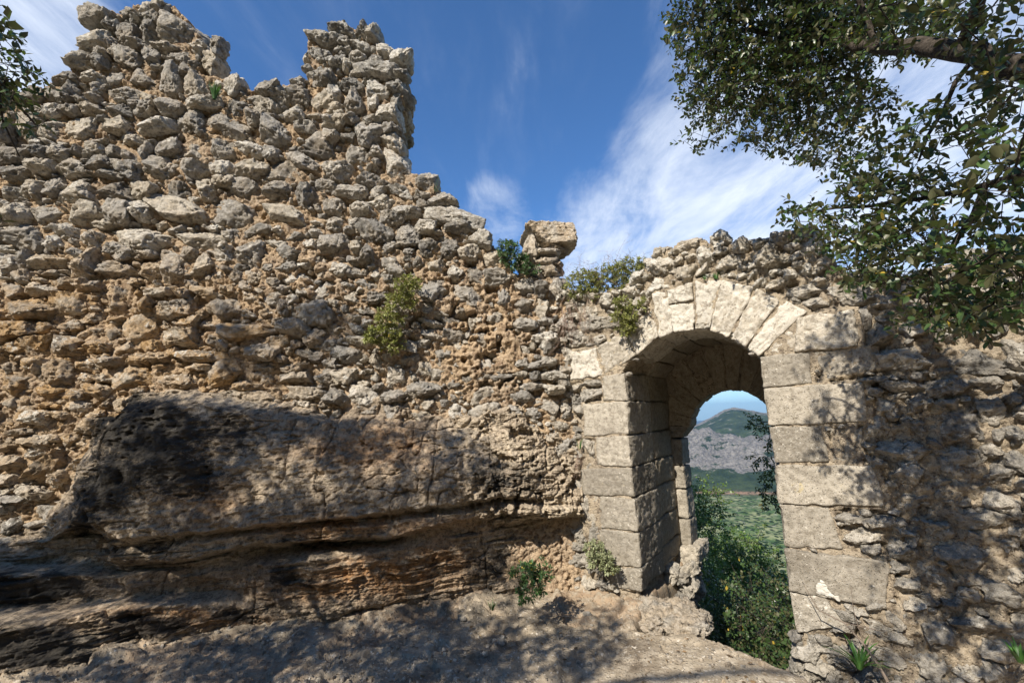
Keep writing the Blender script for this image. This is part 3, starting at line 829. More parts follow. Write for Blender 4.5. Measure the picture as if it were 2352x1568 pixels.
# reveal: second line of jamb blocks behind the front ones
zi = lambda x, y: (1406.8 + x * .38463, 803.9 + y * .38463)
WR = -1.22
ed = [WG.hit(*zi(x, y)) for x, y in [(75, 120), (93, 300), (102, 505), (120, 695), (130, 880), (147, 1090), (165, 1290), (168, 1435)]]
eu = lambda v: float(np.interp(v, [e_[1] for e_ in reversed(ed)], [e_[0] for e_ in reversed(ed)]))
for i in range(len(ed) - 1):
    v1_, v0_ = ed[i][1], ed[i + 1][1]
    n_in = 0.004
    c = [(eu(v1_) - .35, v1_ - .004, -DEP - .008), (eu(v1_) - n_in, v1_ - .004, -DEP - .008), (eu(v0_) - n_in, v0_ + .004, -DEP - .008), (eu(v0_) - .35, v0_ + .004, -DEP - .008)]
    c8 = np.array([WG.P(*k) for k in c] + [WG.P(k[0], k[1], WR - .02) for k in c])
    Vb_, Fb_ = hexa(c8, 18, .014, .005)
    mesh_obj('jamb_block', Vb_, [Fb_], M['ashlar_in'], gate, {'tint': np.full(len(Vb_), rnd.random()), 'lich': np.zeros(len(Vb_))})
# right hand reveal behind the front blocks
vr = sorted(set([round(float(p[1]), 3) for p in blk_polys[8]] + [round(float(blk_polys[k][3][1]), 3) for k in (10, 11, 13, 14, 15, 16)]), reverse=True)
rp = sorted([(float(blk_polys[k][0][1]), float(blk_polys[k][0][0])) for k in (8, 10, 11, 13, 14, 15, 16)] + [(float(blk_polys[16][3][1]), float(blk_polys[16][3][0]))])
ru = lambda v: float(np.interp(v, [a_[0] for a_ in rp], [a_[1] for a_ in rp]))
tops = [a_[0] for a_ in rp][::-1]
for v1_, v0_ in zip(tops[:-1], tops[1:]):
    c = [(ru(v1_) + .004, v1_ - .004, -DEP - .008), (ru(v1_) + .4, v1_ - .004, -DEP - .008), (ru(v0_) + .4, v0_ + .004, -DEP - .008), (ru(v0_) + .004, v0_ + .004, -DEP - .008)]
    c8 = np.array([WG.P(*k) for k in c] + [WG.P(k[0], k[1], WR - .3) for k in c]); Vb_, Fb_ = hexa(c8, 12, .014, .005)
    mesh_obj('jamb_block', Vb_, [Fb_], M['ashlar_in'], gate, {'tint': np.full(len(Vb_), rnd.random()), 'lich': np.zeros(len(Vb_))})
# vault ring behind the front voussoirs
intr = [WG.hit(*p) for p in zp('K', [(519, 768), (606, 642), (752, 518), (860, 482), (1003, 464), (1115, 464), (1252, 520), (1371, 590), (1458, 656)])]
intr = np.array(intr); seg = np.concatenate([[0], np.cumsum(np.linalg.norm(np.diff(intr, axis=0), axis=1))])
cc = np.array([(intr[0, 0] + intr[-1, 0]) / 2, intr[0, 1] - .1])
cuts_ = np.linspace(0, seg[-1], 8)
for a_, b_ in zip(cuts_[:-1], cuts_[1:]):
    def ip(t_):
        p = np.array([np.interp(t_, seg, intr[:, 0]), np.interp(t_, seg, intr[:, 1])]); d_ = p - cc; return p + d_ / np.linalg.norm(d_) * .006, d_ / np.linalg.norm(d_)
    for wa, wb in ((-DEP - .008, WR - .02),):
        p0, d0 = ip(a_ + .004); p1, d1 = ip(b_ - .004); q0, q1 = p0 + d0 * .3, p1 + d1 * .3
        c = [q0, q1, p1, p0]; c8 = np.array([WG.P(k[0], k[1], wa) for k in c] + [WG.P(k[0], k[1], wb) for k in c])
        Vb_, Fb_ = hexa(c8, 18, .012, .005)
        mesh_obj('vault_block', Vb_, [Fb_], M['ashlar_in'], gate, {'tint': np.full(len(Vb_), rnd.random()), 'lich': np.zeros(len(Vb_))})
# rear frame: narrower arch
A1 = [WG.hit(*p, WR) for p in zp('K', [(975, 1140), (1070, 960), (1260, 885), (1500, 990)])]
x1, y1 = A1[0]; x2, y2 = A1[2]; x3, y3 = A1[3]
dd = 2 * (x1 * (y2 - y3) + x2 * (y3 - y1) + x3 * (y1 - y2))
cx = ((x1 ** 2 + y1 ** 2) * (y2 - y3) + (x2 ** 2 + y2 ** 2) * (y3 - y1) + (x3 ** 2 + y3 ** 2) * (y1 - y2)) / dd
cy = ((x1 ** 2 + y1 ** 2) * (x3 - x2) + (x2 ** 2 + y2 ** 2) * (x1 - x3) + (x3 ** 2 + y3 ** 2) * (x2 - x1)) / dd
rr_ = math.hypot(x1 - cx, y1 - cy)
print('rear arch', cx, cy, rr_, 'jambs', eu(1.5), ru(1.5))
t0_ = math.atan2(y1 - cy, x1 - cx) + .02; t1_ = -.15
if t0_ < 0: t0_ += 2 * math.pi
NVR = 13; mbj = MB()
ths = np.linspace(t0_, t1_, NVR + 1)
for a_, b_ in zip(ths[:-1], ths[1:]):
    g_ = .0035 / rr_; a2, b2 = a_ - g_, b_ + g_; ro = rr_ + .52; ri = rr_ + rnd.uniform(-.006, .006)
    c = [(cx + ro * math.cos(a2), cy + ro * math.sin(a2)), (cx + ro * math.cos(b2), cy + ro * math.sin(b2)), (cx + ri * math.cos(b2), cy + ri * math.sin(b2)), (cx + ri * math.cos(a2), cy + ri * math.sin(a2))]
    vcap = float(intr[:, 1].max()) + .10; c = [(k_[0], min(k_[1], vcap)) for k_ in c]
    wv = WR + rnd.uniform(-.008, .008)
    c8 = np.array([WG.P(k[0], k[1], wv) for k in c] + [WG.P(k[0], k[1], -1.5) for k in c]); Vb_, Fb_ = hexa(c8, 18, .012, .005)
    cm = [(cx + r_ * math.cos(h_), cy + r_ * math.sin(h_)) for r_, h_ in ((ro - .02, a_ + .02), (ro - .02, b_ - .02), (ri + .008, b_ - .02), (ri + .008, a_ + .02))]
    cm = [(k_[0], min(k_[1], vcap - .02)) for k_ in cm]
    V2, F2 = hexa(np.array([WG.P(k[0], k[1], WR - .009) for k in cm] + [WG.P(k[0], k[1], -1.49) for k in cm]), 12, .004, .004); mbj.add(V2, F2)
    mesh_obj('inner_voussoir', Vb_, [Fb_], M['ashlar_in'], gate, {'tint': np.full(len(Vb_), rnd.random()), 'lich': np.zeros(len(Vb_))})
mbj.build('joint_mortar', M['mortar_gate'], gate)
fe = [(WG.hit(*zi(x, y), WR)) for x, y in [(408, 455), (412, 525), (422, 690), (440, 830), (460, 1010), (475, 1180)]]
fe[0] = np.array([x1, y1 + .012])
for i in range(len(fe) - 1):
    (ua, va), (ub, vb) = fe[i], fe[i + 1]
    off = rnd.uniform(-.004, .004)
    c = [(ua - .5, va - .003), (ua + off, va - .003), (ub + off, vb + .003), (ub - .5, vb + .003)]
    c8 = np.array([WG.P(k[0], k[1], WR + off) for k in c] + [WG.P(k[0], k[1], -1.5) for k in c]); Vb_, Fb_ = hexa(c8, 26, .014, .006)
    mesh_obj('inner_jamb_block', Vb_, [Fb_], M['ashlar'], gate, {'tint': np.full(len(Vb_), rnd.random()), 'lich': np.zeros(len(Vb_))})
ub, vb = fe[-1]; vc = WG.hit(*zi(400, 1385), WR)[1]
c = [(ub - .30, vb), (ub + .085, vb + .03), (ub + .07, vb - .13), (ub - .22, vc)]
c8 = np.array([WG.P(k[0], k[1], WR + .10) for k in c] + [WG.P(k[0] + .03, k[1] + .03, -1.52) for k in c]); Vb_, Fb_ = hexa(c8, 26, .03, .010, chip=.03)
mesh_obj('corbel', Vb_, [Fb_], M['ashlar'], gate, {'tint': np.full(len(Vb_), .9), 'lich': np.zeros(len(Vb_))})
uvblock('inner_jamb_block', ub - .7, ub - .14, vc - .02, vb - .03, WR - .08, -1.5, M['stone_gate'], 26, rough=.02, rr=.05)
# right inner jamb (mostly hidden behind the front jamb)
yr = cy + rr_ * math.sin(t1_)
xr = cx + rr_ * math.cos(t1_)
for k in range(4):
    uvblock('inner_jamb_block', xr, xr + .5, yr - .38 * (k + 1) + .004, yr - .38 * k - .004, WR, -1.5, M['ashlar_in'], 12)
mbf = MB(); u, v = WG.hit(1895, 1352)
for k_ in range(26):
    f_ = rnd.gauss(0, 1); du_, dv_, s_ = .014 * f_ + rnd.gauss(0, .018), -.012 * f_ + rnd.gauss(0, .015), rnd.uniform(.016, .05)
    add_stone(mbf, WG, u + du_, v + dv_, .0265, s_, s_ * .7, .010, 25, 12, tint=1, rough=.6, cuts=4)
m_, t_ = new_mat('lime_splash'); finish(t_, t_.mix(t_.noise(obj_pos(t_), 40, 5, .7), (.42, .39, .33), (.56, .54, .49)), .9)
mbf.build('lime_patch', m_, gate)
# rough footing under the left jamb
mbf = MB()
jb = WG.hit(*g2([(1932, 930)])[0])
for k in range(46):
    w = -rnd.random() * 1.45; u = eu(jb[1]) - .42 + rnd.random() * .5 - .06 * (w < -1.1) + (.08 if w < -.5 else 0); v = jb[1] - .02 - rnd.random() * .36
    s = rnd.uniform(.08, .2); add_stone(mbf, WG, u, v, w, s * 1.3, s, s * 1.2, rnd.gauss(0, 20), 18 if s > .12 else 12, rough=1.6, cuts=3)
mbf.build('footing', M['stone_gate'], gate)
# right jamb footing: broken stones
mbf = MB()
for X, Y, s in [(1855, 1500, .17), (1880, 1535, .2), (1915, 1500, .14), (1950, 1520, .2), (1870, 1475, .1), (1900, 1550, .16), (1840, 1545, .12), (1985, 1560, .15)]:
    u, v = WG.hit(X, Y); add_stone(mbf, WG, u, v, -.05, s * 1.3, s, s * 1.2, rnd.gauss(0, 25), 18, rough=1.2, lich=.5)
for k in range(30):
    u = ru(0) + rnd.random() * .45; v = blk_polys[16][3][1] - rnd.random() * .35; s = rnd.uniform(.08, .18)
    add_stone(mbf, WG, u + .02, v, -.1 - rnd.random() * 1.3, s * 1.3, s, s * 1.2, rnd.gauss(0, 20), 12, rough=1.4)
mbf.build('footing', M['stone_gate'], gate)['label'] = 'broken pale stones under the jamb'

# ---- stub of masonry on the wall top between the two walls ---------------------
stub = thing('masonry_stub', WL.px(1250, 640, -.2), 'narrow stack of rubble capped by a flat block, standing where the two walls meet', 'masonry stub')
mbs = MB()
WS = Frame((0.55, 4.42), 85)
for X, Y, w, h, ang in [(1258, 536, 100, 44, 0), (1222, 560, 44, 60, 20), (1262, 575, 60, 18, 0), (1283, 566, 50, 22, 5), (1240, 574, 40, 16, 0), (1272, 598, 60, 36, 5), (1246, 600, 40, 30, 0), (1262, 622, 66, 28, 0),
                        (1275, 645, 70, 30, 0), (1238, 640, 44, 34, 0), (1262, 668, 90, 36, 0), (1215, 590, 34, 30, 0), (1225, 625, 40, 30, 0)]:
    (u, v), a1, a2, b1, b2 = WS.hit(X, Y), WS.hit(X - w / 2, Y), WS.hit(X + w / 2, Y), WS.hit(X, Y - h / 2), WS.hit(X, Y + h / 2)
    W_, H_ = a2[0] - a1[0], b1[1] - b2[1]
    if Y == 536:
        mbc = MB(); add_stone(mbc, WS, u, v, -.17, W_ * 1.14, H_ * 1.05, .40, 3, 40, q=9, warm=.5, cuts=1, rough=1.0, lich=.6, tint=.85); cap = mbc
    else: add_stone(mbs, WS, u, v, -.12, W_ * 1.1, H_ * 1.12, .30, ang, 18, warm=.3, lich=.4, rough=1.2)
mbs.build('rubble', M['stone'], stub); cap.build('cap_block', M['stone'], stub)
#PART3

# ------------------------------------------------------------------ bedrock outcrop under the tall wall
# ledge lines traced from left to right: x, y in the photograph and distance w in front of the wall plane
RL = [
 [(x, y + 0, .04 if 150 < x < 1180 else 0.0) for x, y in ROCKTOP],
 [(-420, 1200, .0), (30, 1240, .02), (110, 1205, .05), (172, 1125, .14), (190, 1070, .2), (245, 975, .26), (330, 940, .27), (450, 930, .24), (560, 950, .20), (700, 970, .17), (900, 985, .15), (1100, 1010, .15), (1190, 985, .10), (1345, 1080, .0)],
 [(-420, 1235, .05), (30, 1250, .06), (110, 1225, .12), (178, 1150, .32), (240, 1090, .42), (350, 1070, .46), (500, 1070, .42), (700, 1075, .37), (900, 1080, .34), (1100, 1070, .37), (1180, 1060, .26), (1250, 1090, .14), (1345, 1130, .05)],
 [(-420, 1262, .1), (30, 1262, .1), (110, 1250, .14), (175, 1188, .36), (230, 1200, .46), (290, 1232, .46), (450, 1216, .45), (600, 1200, .44), (750, 1190, .45), (850, 1182, .44), (950, 1165, .42), (1100, 1148, .40), (1180, 1128, .28), (1250, 1140, .16), (1345, 1150, .06)],
 [(-420, 1268, .1), (110, 1258, .12), (175, 1204, .10), (230, 1222, .14), (290, 1252, .22), (450, 1226, .33), (600, 1210, .28), (750, 1199, .26), (850, 1191, .25), (950, 1175, .24), (1100, 1158, .22), (1180, 1140, .16), (1250, 1152, .12), (1345, 1160, .05)],
 [(-420, 1276, .14), (110, 1266, .16), (175, 1230, .12), (230, 1250, .18), (290, 1272, .34), (450, 1244, .40), (600, 1224, .36), (750, 1214, .36), (850, 1208, .36), (950, 1192, .34), (1100, 1176, .32), (1180, 1160, .28), (1345, 1168, .10)],
 [(-420, 1288, .16), (110, 1278, .18), (175, 1262, .14), (230, 1278, .18), (300, 1292, .33), (450, 1272, .38), (600, 1246, .36), (700, 1240, .36), (800, 1238, .36), (900, 1228, .36), (980, 1206, .34), (1100, 1186, .32), (1180, 1170, .30), (1345, 1174, .10)],
 [(-420, 1294, .14), (110, 1284, .14), (175, 1270, .12), (230, 1286, .16), (300, 1300, .26), (450, 1284, .20), (600, 1256, .08), (700, 1250, .02), (800, 1249, .02), (900, 1238, .06), (980, 1214, .14), (1100, 1191, .28), (1180, 1175, .29), (1345, 1179, .09)],
 [(-420, 1304, .45), (0, 1300, .30), (110, 1294, .28), (175, 1290, .26), (230, 1296, .30), (300, 1306, .32), (450, 1297, .34), (600, 1276, .30), (700, 1268, .34), (800, 1262, .36), (900, 1248, .36), (980, 1226, .34), (1100, 1199, .36), (1180, 1182, .33), (1345, 1186, .11)],
 [(-420, 1330, .85), (0, 1322, .64), (100, 1310, .62), (200, 1316, .60), (222, 1312, .60), (260, 1310, .58), (400, 1311, .50), (560, 1300, .50), (620, 1294, .60), (740, 1288, .63), (820, 1274, .62), (920, 1259, .58), (1000, 1245, .52), (1060, 1237, .48), (1150, 1212, .38), (1250, 1195, .24), (1345, 1190, .12)],
 [(-420, 1400, .95), (0, 1392, .74), (100, 1382, .72), (200, 1378, .66), (260, 1372, .68), (400, 1358, .58), (560, 1350, .60), (640, 1392, .68), (740, 1405, .70), (820, 1398, .68), (920, 1376, .64), (1000, 1362, .60), (1060, 1350, .58), (1150, 1335, .50), (1250, 1318, .36), (1345, 1300, .2)],
 [(-420, 1440, 1.3), (0, 1432, 1.14), (100, 1412, 1.06), (200, 1402, .98), (330, 1392, .92), (450, 1388, .88), (560, 1384, .82), (600, 1400, .78), (640, 1412, .74), (740, 1418, .76), (820, 1408, .76), (920, 1385, .76), (1000, 1366, .78), (1100, 1356, .72), (1200, 1350, .64), (1300, 1338, .50), (1345, 1330, .38)],
 [(-420, 1600, 1.42), (0, 1566, 1.18), (100, 1545, 1.12), (200, 1522, 1.05), (330, 1490, .99), (450, 1470, .93), (560, 1448, .86), (620, 1440, .82), (740, 1436, .82), (900, 1412, .84), (1000, 1398, .86), (1100, 1388, .80), (1200, 1380, .72), (1300, 1366, .58), (1345, 1356, .46)]]
U, Vv = np.meshgrid(np.arange(-6.3, .16, .0062), np.arange(-.25, 1.98, .0038)); nv, nu = U.shape
gl = []
for x, y, w_ in RL[-1]:
    d = ray(x, y); p_ = CAM + d * (-1.6 / d[2]); gl.append((x, w_ - ((p_ - WL.o) @ WL.n)))
for k_, f_ in ((8, .25), (9, .45), (10, .60), (11, .85), (12, 1.0)):
    RL[k_] = [(x, y, w_ - f_ * float(np.interp(x, [g_[0] for g_ in gl], [g_[1] for g_ in gl]))) for x, y, w_ in RL[k_]]
RL[10] = [(x, y, w_ - .05) for x, y, w_ in RL[10]]
RL.append([(x, y + 60, w_ - .03) for x, y, w_ in RL[12]])
ug = U[0]; LV, LW = [], []
for ln_ in RL:
    pts = np.array([[*WL.hit(x, y, w_), w_] for x, y, w_ in ln_]); pts = pts[np.argsort(pts[:, 0])]
    LV.append((pts[:, 0], pts[:, 1])); LW.append((pts[:, 0], pts[:, 2]))
uv = np.stack([U.ravel(), Vv.ravel()], 1)
base = WL.P(uv[:, 0], uv[:, 1], 0)
ju = uv[:, 0] + .10 * fbm(base, 2.2, 3, .5, 71); jv = uv[:, 1] + .030 * fbm(base, 3.2, 3, .5, 31) + .016 * fbm(base * np.array([1, 1, .5]), 11, 3, .55, 3)
ax = np.linspace(-6.6, .5, 1800)
tv = np.stack([np.interp(ax, *p) for p in LV], 1); tw = np.stack([np.interp(ax, *p) for p in LW], 1)
for k in range(1, tv.shape[1]): tv[:, k] = np.minimum(tv[:, k], tv[:, k - 1] - .004)
ci = np.clip(((ju - ax[0]) / (ax[1] - ax[0])).astype(int), 0, len(ax) - 1)
tvc, twc = tv[ci], tw[ci]
w = np.where(jv >= tvc[:, 0], twc[:, 0], twc[:, -1])
for k in range(tv.shape[1] - 1):
    m_ = (jv < tvc[:, k]) & (jv >= tvc[:, k + 1]); f_ = (tvc[m_, k] - jv[m_]) / (tvc[m_, k] - tvc[m_, k + 1]); w[m_] = twc[m_, k] * (1 - f_) + twc[m_, k + 1] * f_
w = w - .6 * sst(uv[:, 0], .03, .14)
def saw(x, f): y = x * f; r = y - np.floor(y); return r
vq = uv[:, 1] + .05 * fbm(base, 1.3, 3, .5, 31) - uv[:, 0] * .03
strength = sst(uv[:, 1], 1.0, .7) * .85 + .12
wob = fbm(base * np.array([1, 1, .3]), 5, 3, .5, 12)
st = (saw(vq + wob * .02, 9.3) ** 1.5) * .050 + (saw(vq + wob * .03 + .03, 21.0) ** 1.3) * .016
lam = sst(fbm(base * np.array([1, 1, 2.2]), 2.4, 3, .5, 77), -.2, .2)
blkn = np.floor((uv[:, 0] + wob * .15) * 4.3 + np.floor(vq * 9.3) * .37)           # vertical breaks: each bed cracks into blocks
off = _h(blkn.astype(np.int64), np.floor(vq * 9.3).astype(np.int64), np.zeros(len(blkn), np.int64)) * .018
w += strength * ((st - .035) * (.08 + .95 * lam) + off * 1.3 * lam)
w += .075 * fbm(base, 1.7, 3, .5, 55) * sst(uv[:, 1], .75, 1.0) + .030 * fbm(base, 2.6, 3, .5, 5) + .022 * ridged(base * np.array([1, 1, 1.5]), 5.5, 5, .62, 2) + .02 * sst(fbm(base * np.array([.8, .8, 1.5]), 4.2, 4, .55, 91), -.02, .12)
w += .020 * fbm(base * np.array([1, 1, 1.4]), 18, 4, .68) + .006 * fbm(base, 75, 2)
hol = sst(fbm(base * np.array([1, 1, 1.3]), 13, 3, .55, 61), .2, .5); w -= hol * .03 * sst(uv[:, 1], .7, 1.1)
crk = np.exp(-(fbm(base * np.array([1, 1, .45]), 1.7, 4, .5, 23) / .014) ** 2) + .8 * np.exp(-(fbm(base * np.array([.5, .5, 1.3]), 2.2, 4, .5, 43) / .014) ** 2); w -= crk * .035 * sst(fbm(base, 1.4, 2, .5, 88), -.25, .1)
right_ = sst(uv[:, 0], -1.3, -.5) * sst(uv[:, 1], .5, .8)
w += right_ * (.05 * ridged(base, 7, 4, .7, 15) - .10 * sst(fbm(base, 9, 4, .55, 8), .05, .35))
w -= .5 * sst(uv[:, 1] - np.interp(uv[:, 0], RT[:, 0], RT[:, 1]) + .26 * fbm(base, 2.4, 4, .58, 19), .0, .13)
Vb_ = WL.P(uv[:, 0], uv[:, 1], w)


def rock_mat(name, ground=False):
    m, t = new_mat(name); P = obj_pos(t)
    mp_ = t.n('ShaderNodeMapping'); mp_.inputs['Scale'].default_value = (1, 1, 2.0); t.l(P, mp_.inputs[0]); S = mp_.outputs[0]
    n1 = t.noise(S, 1.9, 6, 0.6, .3); n2 = t.noise(S, 10, 8, 0.72); n3 = t.noise(P, 30, 8, 0.76); n4 = t.noise(P, 1.1, 3, .5)
    blk = attr(t, 'black'); rust = attr(t, 'rust'); pale = attr(t, 'pale')
    c = t.ramp(n1, [(0.3, (0.26, 0.215, 0.165)), (0.45, (0.40, 0.325, 0.24)), (0.58, (0.50, 0.41, 0.30)), (0.72, (0.38, 0.345, 0.29))])
    c = t.mix(t.m('MULTIPLY', rust, t.ss(n2, 0.34, 0.56), clamp=True), c, (0.42, 0.22, 0.09))
    c = t.mix(t.m('MULTIPLY', pale, t.ss(n2, 0.40, 0.62), clamp=True), c, (0.64, 0.54, 0.40))
    c = t.mix(t.m('MULTIPLY', t.ss(n3, 0.54, 0.40), 0.7), c, (0.09, 0.07, 0.05)); c = t.mix(t.m('MULTIPLY', t.ss(n3, .54, .68), .4), c, (0.56, 0.49, 0.39))
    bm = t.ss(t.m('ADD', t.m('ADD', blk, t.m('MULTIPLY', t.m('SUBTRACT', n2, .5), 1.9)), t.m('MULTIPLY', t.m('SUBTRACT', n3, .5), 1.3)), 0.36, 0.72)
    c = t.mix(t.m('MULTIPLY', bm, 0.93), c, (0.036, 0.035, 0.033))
    lv = t.noise(P, 13, 7, 0.78, .5)
    lc = t.ss(t.m('ADD', lv, t.m('MULTIPLY', bm, .035)), 0.66, 0.71)
    c = t.mix(t.m('MULTIPLY', lc, 0.6), c, (0.46, 0.44, 0.39))
    hh = t.m('ADD', t.m('MULTIPLY', n2, .8), t.m('MULTIPLY', n3, .6)); hh = t.m('ADD', hh, t.m('MULTIPLY', t.noise(P, 130, 4, .7), .25))
    finish(t, c, 0.92, hh, 1.0, 0.032, 0.15); return m


def pxmask(fr, blobs, uvs, w=.3):
    r = np.zeros(len(uvs))
    for X, Y, rx, ry, a_ in blobs:
        c_ = fr.hit(X, Y, w); ex = abs(fr.hit(X + rx, Y, w)[0] - c_[0]); ey = abs(fr.hit(X, Y + ry, w)[1] - c_[1])
        r = np.maximum(r, a_ * np.exp(-(((uvs[:, 0] - c_[0]) / ex) ** 2 + ((uvs[:, 1] - c_[1]) / ey) ** 2)))
    return r


def pixels(Q):
    q_ = (Q - CAM) @ Rm; return np.stack([1176 + q_[:, 0] / -q_[:, 2] * FPX, 784 - q_[:, 1] / -q_[:, 2] * FPX], 1)
PX = pixels(Vb_) + np.stack([fbm(base, 3, 3, .5, 1), fbm(base, 3, 3, .5, 2)], 1) * 30
def stain_and_shading(blobs):
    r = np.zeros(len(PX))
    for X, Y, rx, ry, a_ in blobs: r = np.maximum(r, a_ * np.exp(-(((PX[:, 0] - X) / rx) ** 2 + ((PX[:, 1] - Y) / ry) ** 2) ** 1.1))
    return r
black = stain_and_shading([(330, 1000, 150, 95, 1.1), (390, 1080, 140, 85, .95), (250, 1110, 90, 90, 1.0), (200, 1190, 50, 60, .9), (290, 930, 70, 40, .9), (520, 985, 120, 60, .7), (60, 1355, 200, 48, 1.0), (-250, 1390, 250, 60, .9), (330, 1270, 160, 40, .55),
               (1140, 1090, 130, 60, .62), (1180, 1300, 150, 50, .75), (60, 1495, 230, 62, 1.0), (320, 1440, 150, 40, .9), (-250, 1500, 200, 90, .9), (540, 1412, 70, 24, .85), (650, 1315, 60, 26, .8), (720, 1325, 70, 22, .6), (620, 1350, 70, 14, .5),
               (1000, 1390, 140, 24, .6), (900, 1110, 120, 30, .35), (700, 1250, 300, 14, .5)])  # black crust, plus shade painted along the crack and ledge faces
rust = stain_and_shading([(850, 1030, 150, 60, .8), (750, 1335, 160, 45, 1.0), (900, 1320, 160, 60, 1.0), (1010, 1290, 90, 60, .9), (750, 1225, 150, 25, .8), (560, 1340, 160, 30, .7), (850, 1210, 300, 30, .7), (420, 1420, 220, 40, 1.0), (470, 1140, 90, 50, .6), (1000, 1200, 200, 30, .6)])
pale = stain_and_shading([(1210, 1030, 150, 90, 1.0), (1250, 1200, 150, 70, 1.0), (650, 1100, 160, 50, .5), (450, 1240, 160, 40, .55), (1150, 1230, 140, 50, .6), (300, 1120, 60, 40, .4), (700, 1270, 200, 14, 1.0), (350, 1388, 260, 10, 1.0), (520, 1350, 90, 20, .6), (900, 1252, 160, 8, .8)])  # pale rock, plus ledge treads painted lighter as if sunlit
rockm = rock_mat('bedded_limestone')
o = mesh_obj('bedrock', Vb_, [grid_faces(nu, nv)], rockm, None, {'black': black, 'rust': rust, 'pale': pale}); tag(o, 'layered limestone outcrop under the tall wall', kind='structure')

# ------------------------------------------------------------------ ground
def G(X, Y, dep): p = at_depth(X, Y, dep); return (p[0], p[1], p[2])
def Gz(X, Y, z):
    d = ray(X, Y); t_ = (z - 1.6) / d[2]; p = CAM + d * t_; return (p[0], p[1], z)
GC = [(-6, 0, -.1), (-6, 3, .1), (-3, 0, -.05), (0, 0, 0), (3, 0, 0), (6, 0, 0), (6, 2.5, 0), (0, -3, 0), (-5, -3, 0), (5, -3, 0), (-6, 4.6, .3), (-1, 5.2, .3), (-3, 4.6, .3)]
GC += [Gz(100, 1560, -.02), Gz(350, 1520, -.02), Gz(600, 1450, 0), Gz(800, 1430, .0), Gz(1000, 1400, .02), Gz(1200, 1390, .03), Gz(1320, 1370, .05), Gz(1420, 1365, .06), Gz(900, 1370, .10), Gz(1100, 1365, .09),
       Gz(900, 1500, .0), Gz(1200, 1480, .01), Gz(600, 1550, -.02), Gz(1500, 1400, .06), Gz(1580, 1420, .02), Gz(1400, 1440, .02),
       Gz(1500, 1455, .05), Gz(1610, 1462, .06), Gz(1700, 1500, .06), Gz(1600, 1530, .07), Gz(1450, 1530, .04), Gz(1780, 1530, .04), Gz(1850, 1562, .0), Gz(1350, 1568, .0),
       Gz(1920, 1560, -.10), Gz(2050, 1540, -.12), Gz(2200, 1545, -.1), Gz(2352, 1560, -.08), Gz(2352, 1500, -.1), Gz(1980, 1500, -.12)]
GC = np.array(GC); fG = rbf(GC[:, :2], GC[:, 2], 4e-3)
X_, Y_ = np.meshgrid(np.concatenate([np.arange(-9, -5.4, .12), np.arange(-5.4, 4.6, .0125), np.arange(4.6, 8, .12)]), np.concatenate([np.arange(-6, -.4, .15), np.arange(-.4, 1.4, .05), np.arange(1.4, 5.4, .011)])); nv, nu = X_.shape
q = np.stack([X_.ravel(), Y_.ravel()], 1); z = fG(q)
p3 = np.stack([q[:, 0], q[:, 1], np.zeros(len(q))], 1)
lump = fbm(p3, 1.1, 3, .5, 3) * .05
rotx = q[:, 0] * .45 + q[:, 1] * .9
s1 = saw(rotx + fbm(p3, 1.6, 3, .5, 9) * .30, 2.1)
rockm_ = sst(fbm(p3, 1.3, 3, .5, 44) + .25, .05, .4)                    # where bare rock shows
terr = (1 - s1) ** 1.6 * .05 * sst(fbm(p3, .9, 3, .5, 90), -.25, .2) + sst(fbm(p3, 1.9, 4, .55, 2), -.02, .05) * .040 + sst(fbm(p3, 3.9, 4, .55, 52), -.02, .05) * .022 + sst(fbm(p3, 8.5, 4, .55, 12), .0, .06) * .010
slabm = np.exp(-((((q[:, 0] - 1.05) / .85) ** 2 + ((q[:, 1] - 2.65) / .62) ** 2) ** 1.5))
right_g = sst(q[:, 0], 1.7, 2.1)
amp = np.clip(1 - slabm * 1.3 - right_g * .8, .0, 1)
z = z + amp * (terr - .04 + lump * .8 + .012 * ridged(p3, 5, 5, .6, 7) * rockm_) + .006 * fbm(p3, 22, 3, .6) * (1 - .6 * slabm) + .002 * fbm(p3, 70, 2) + slabm * .008 * fbm(p3, 6, 3)
pb = sst(fbm(p3, 38, 2, .5, 70), .35, .6) * .008; z += pb * (.3 + right_g * .8) * (1 - slabm * .9)
z -= .022 * (np.exp(-(fbm(p3, 1.3, 4, .5, 66) / .016) ** 2) + .7 * np.exp(-(fbm(p3, 2.6, 4, .5, 36) / .016) ** 2)) * (1 - right_g)
# drop behind the slab through the doorway
ln = np.array([Gz(1380, 1432, .05)[:2], Gz(1610, 1458, .06)[:2], Gz(1700, 1492, .06)[:2], Gz(1850, 1540, .03)[:2], Gz(1900, 1600, .0)[:2]])
sx = (q - WG.o[:2]) @ WG.r[:2]; wx = (q - WG.o[:2]) @ WG.n[:2]
yl = np.interp(q[:, 0], ln[:, 0], ln[:, 1], left=9, right=2.3)
past = q[:, 1] - yl + fbm(p3, 3, 3, .5, 5) * .05
gz = sst(sx, -.10, .12) * sst(sx, 1.42, 1.22) + (wx < -1.3)
z -= 2.9 * sst(past, 0.0, .55) * np.clip(gz, 0, 1) * sst(wx, .55, .30) 
z -= 2.2 * sst(wx, -1.4, -3.0)
blackg = np.clip(.25 + fbm(p3, 2.2, 3, .5, 6) * .5, 0, 1) * (1 - slabm) * (1 - right_g) * .85
paleg = np.clip(.35 + slabm * .8 + right_g * .2 + fbm(p3, 1.7, 2) * .4, 0, 1)


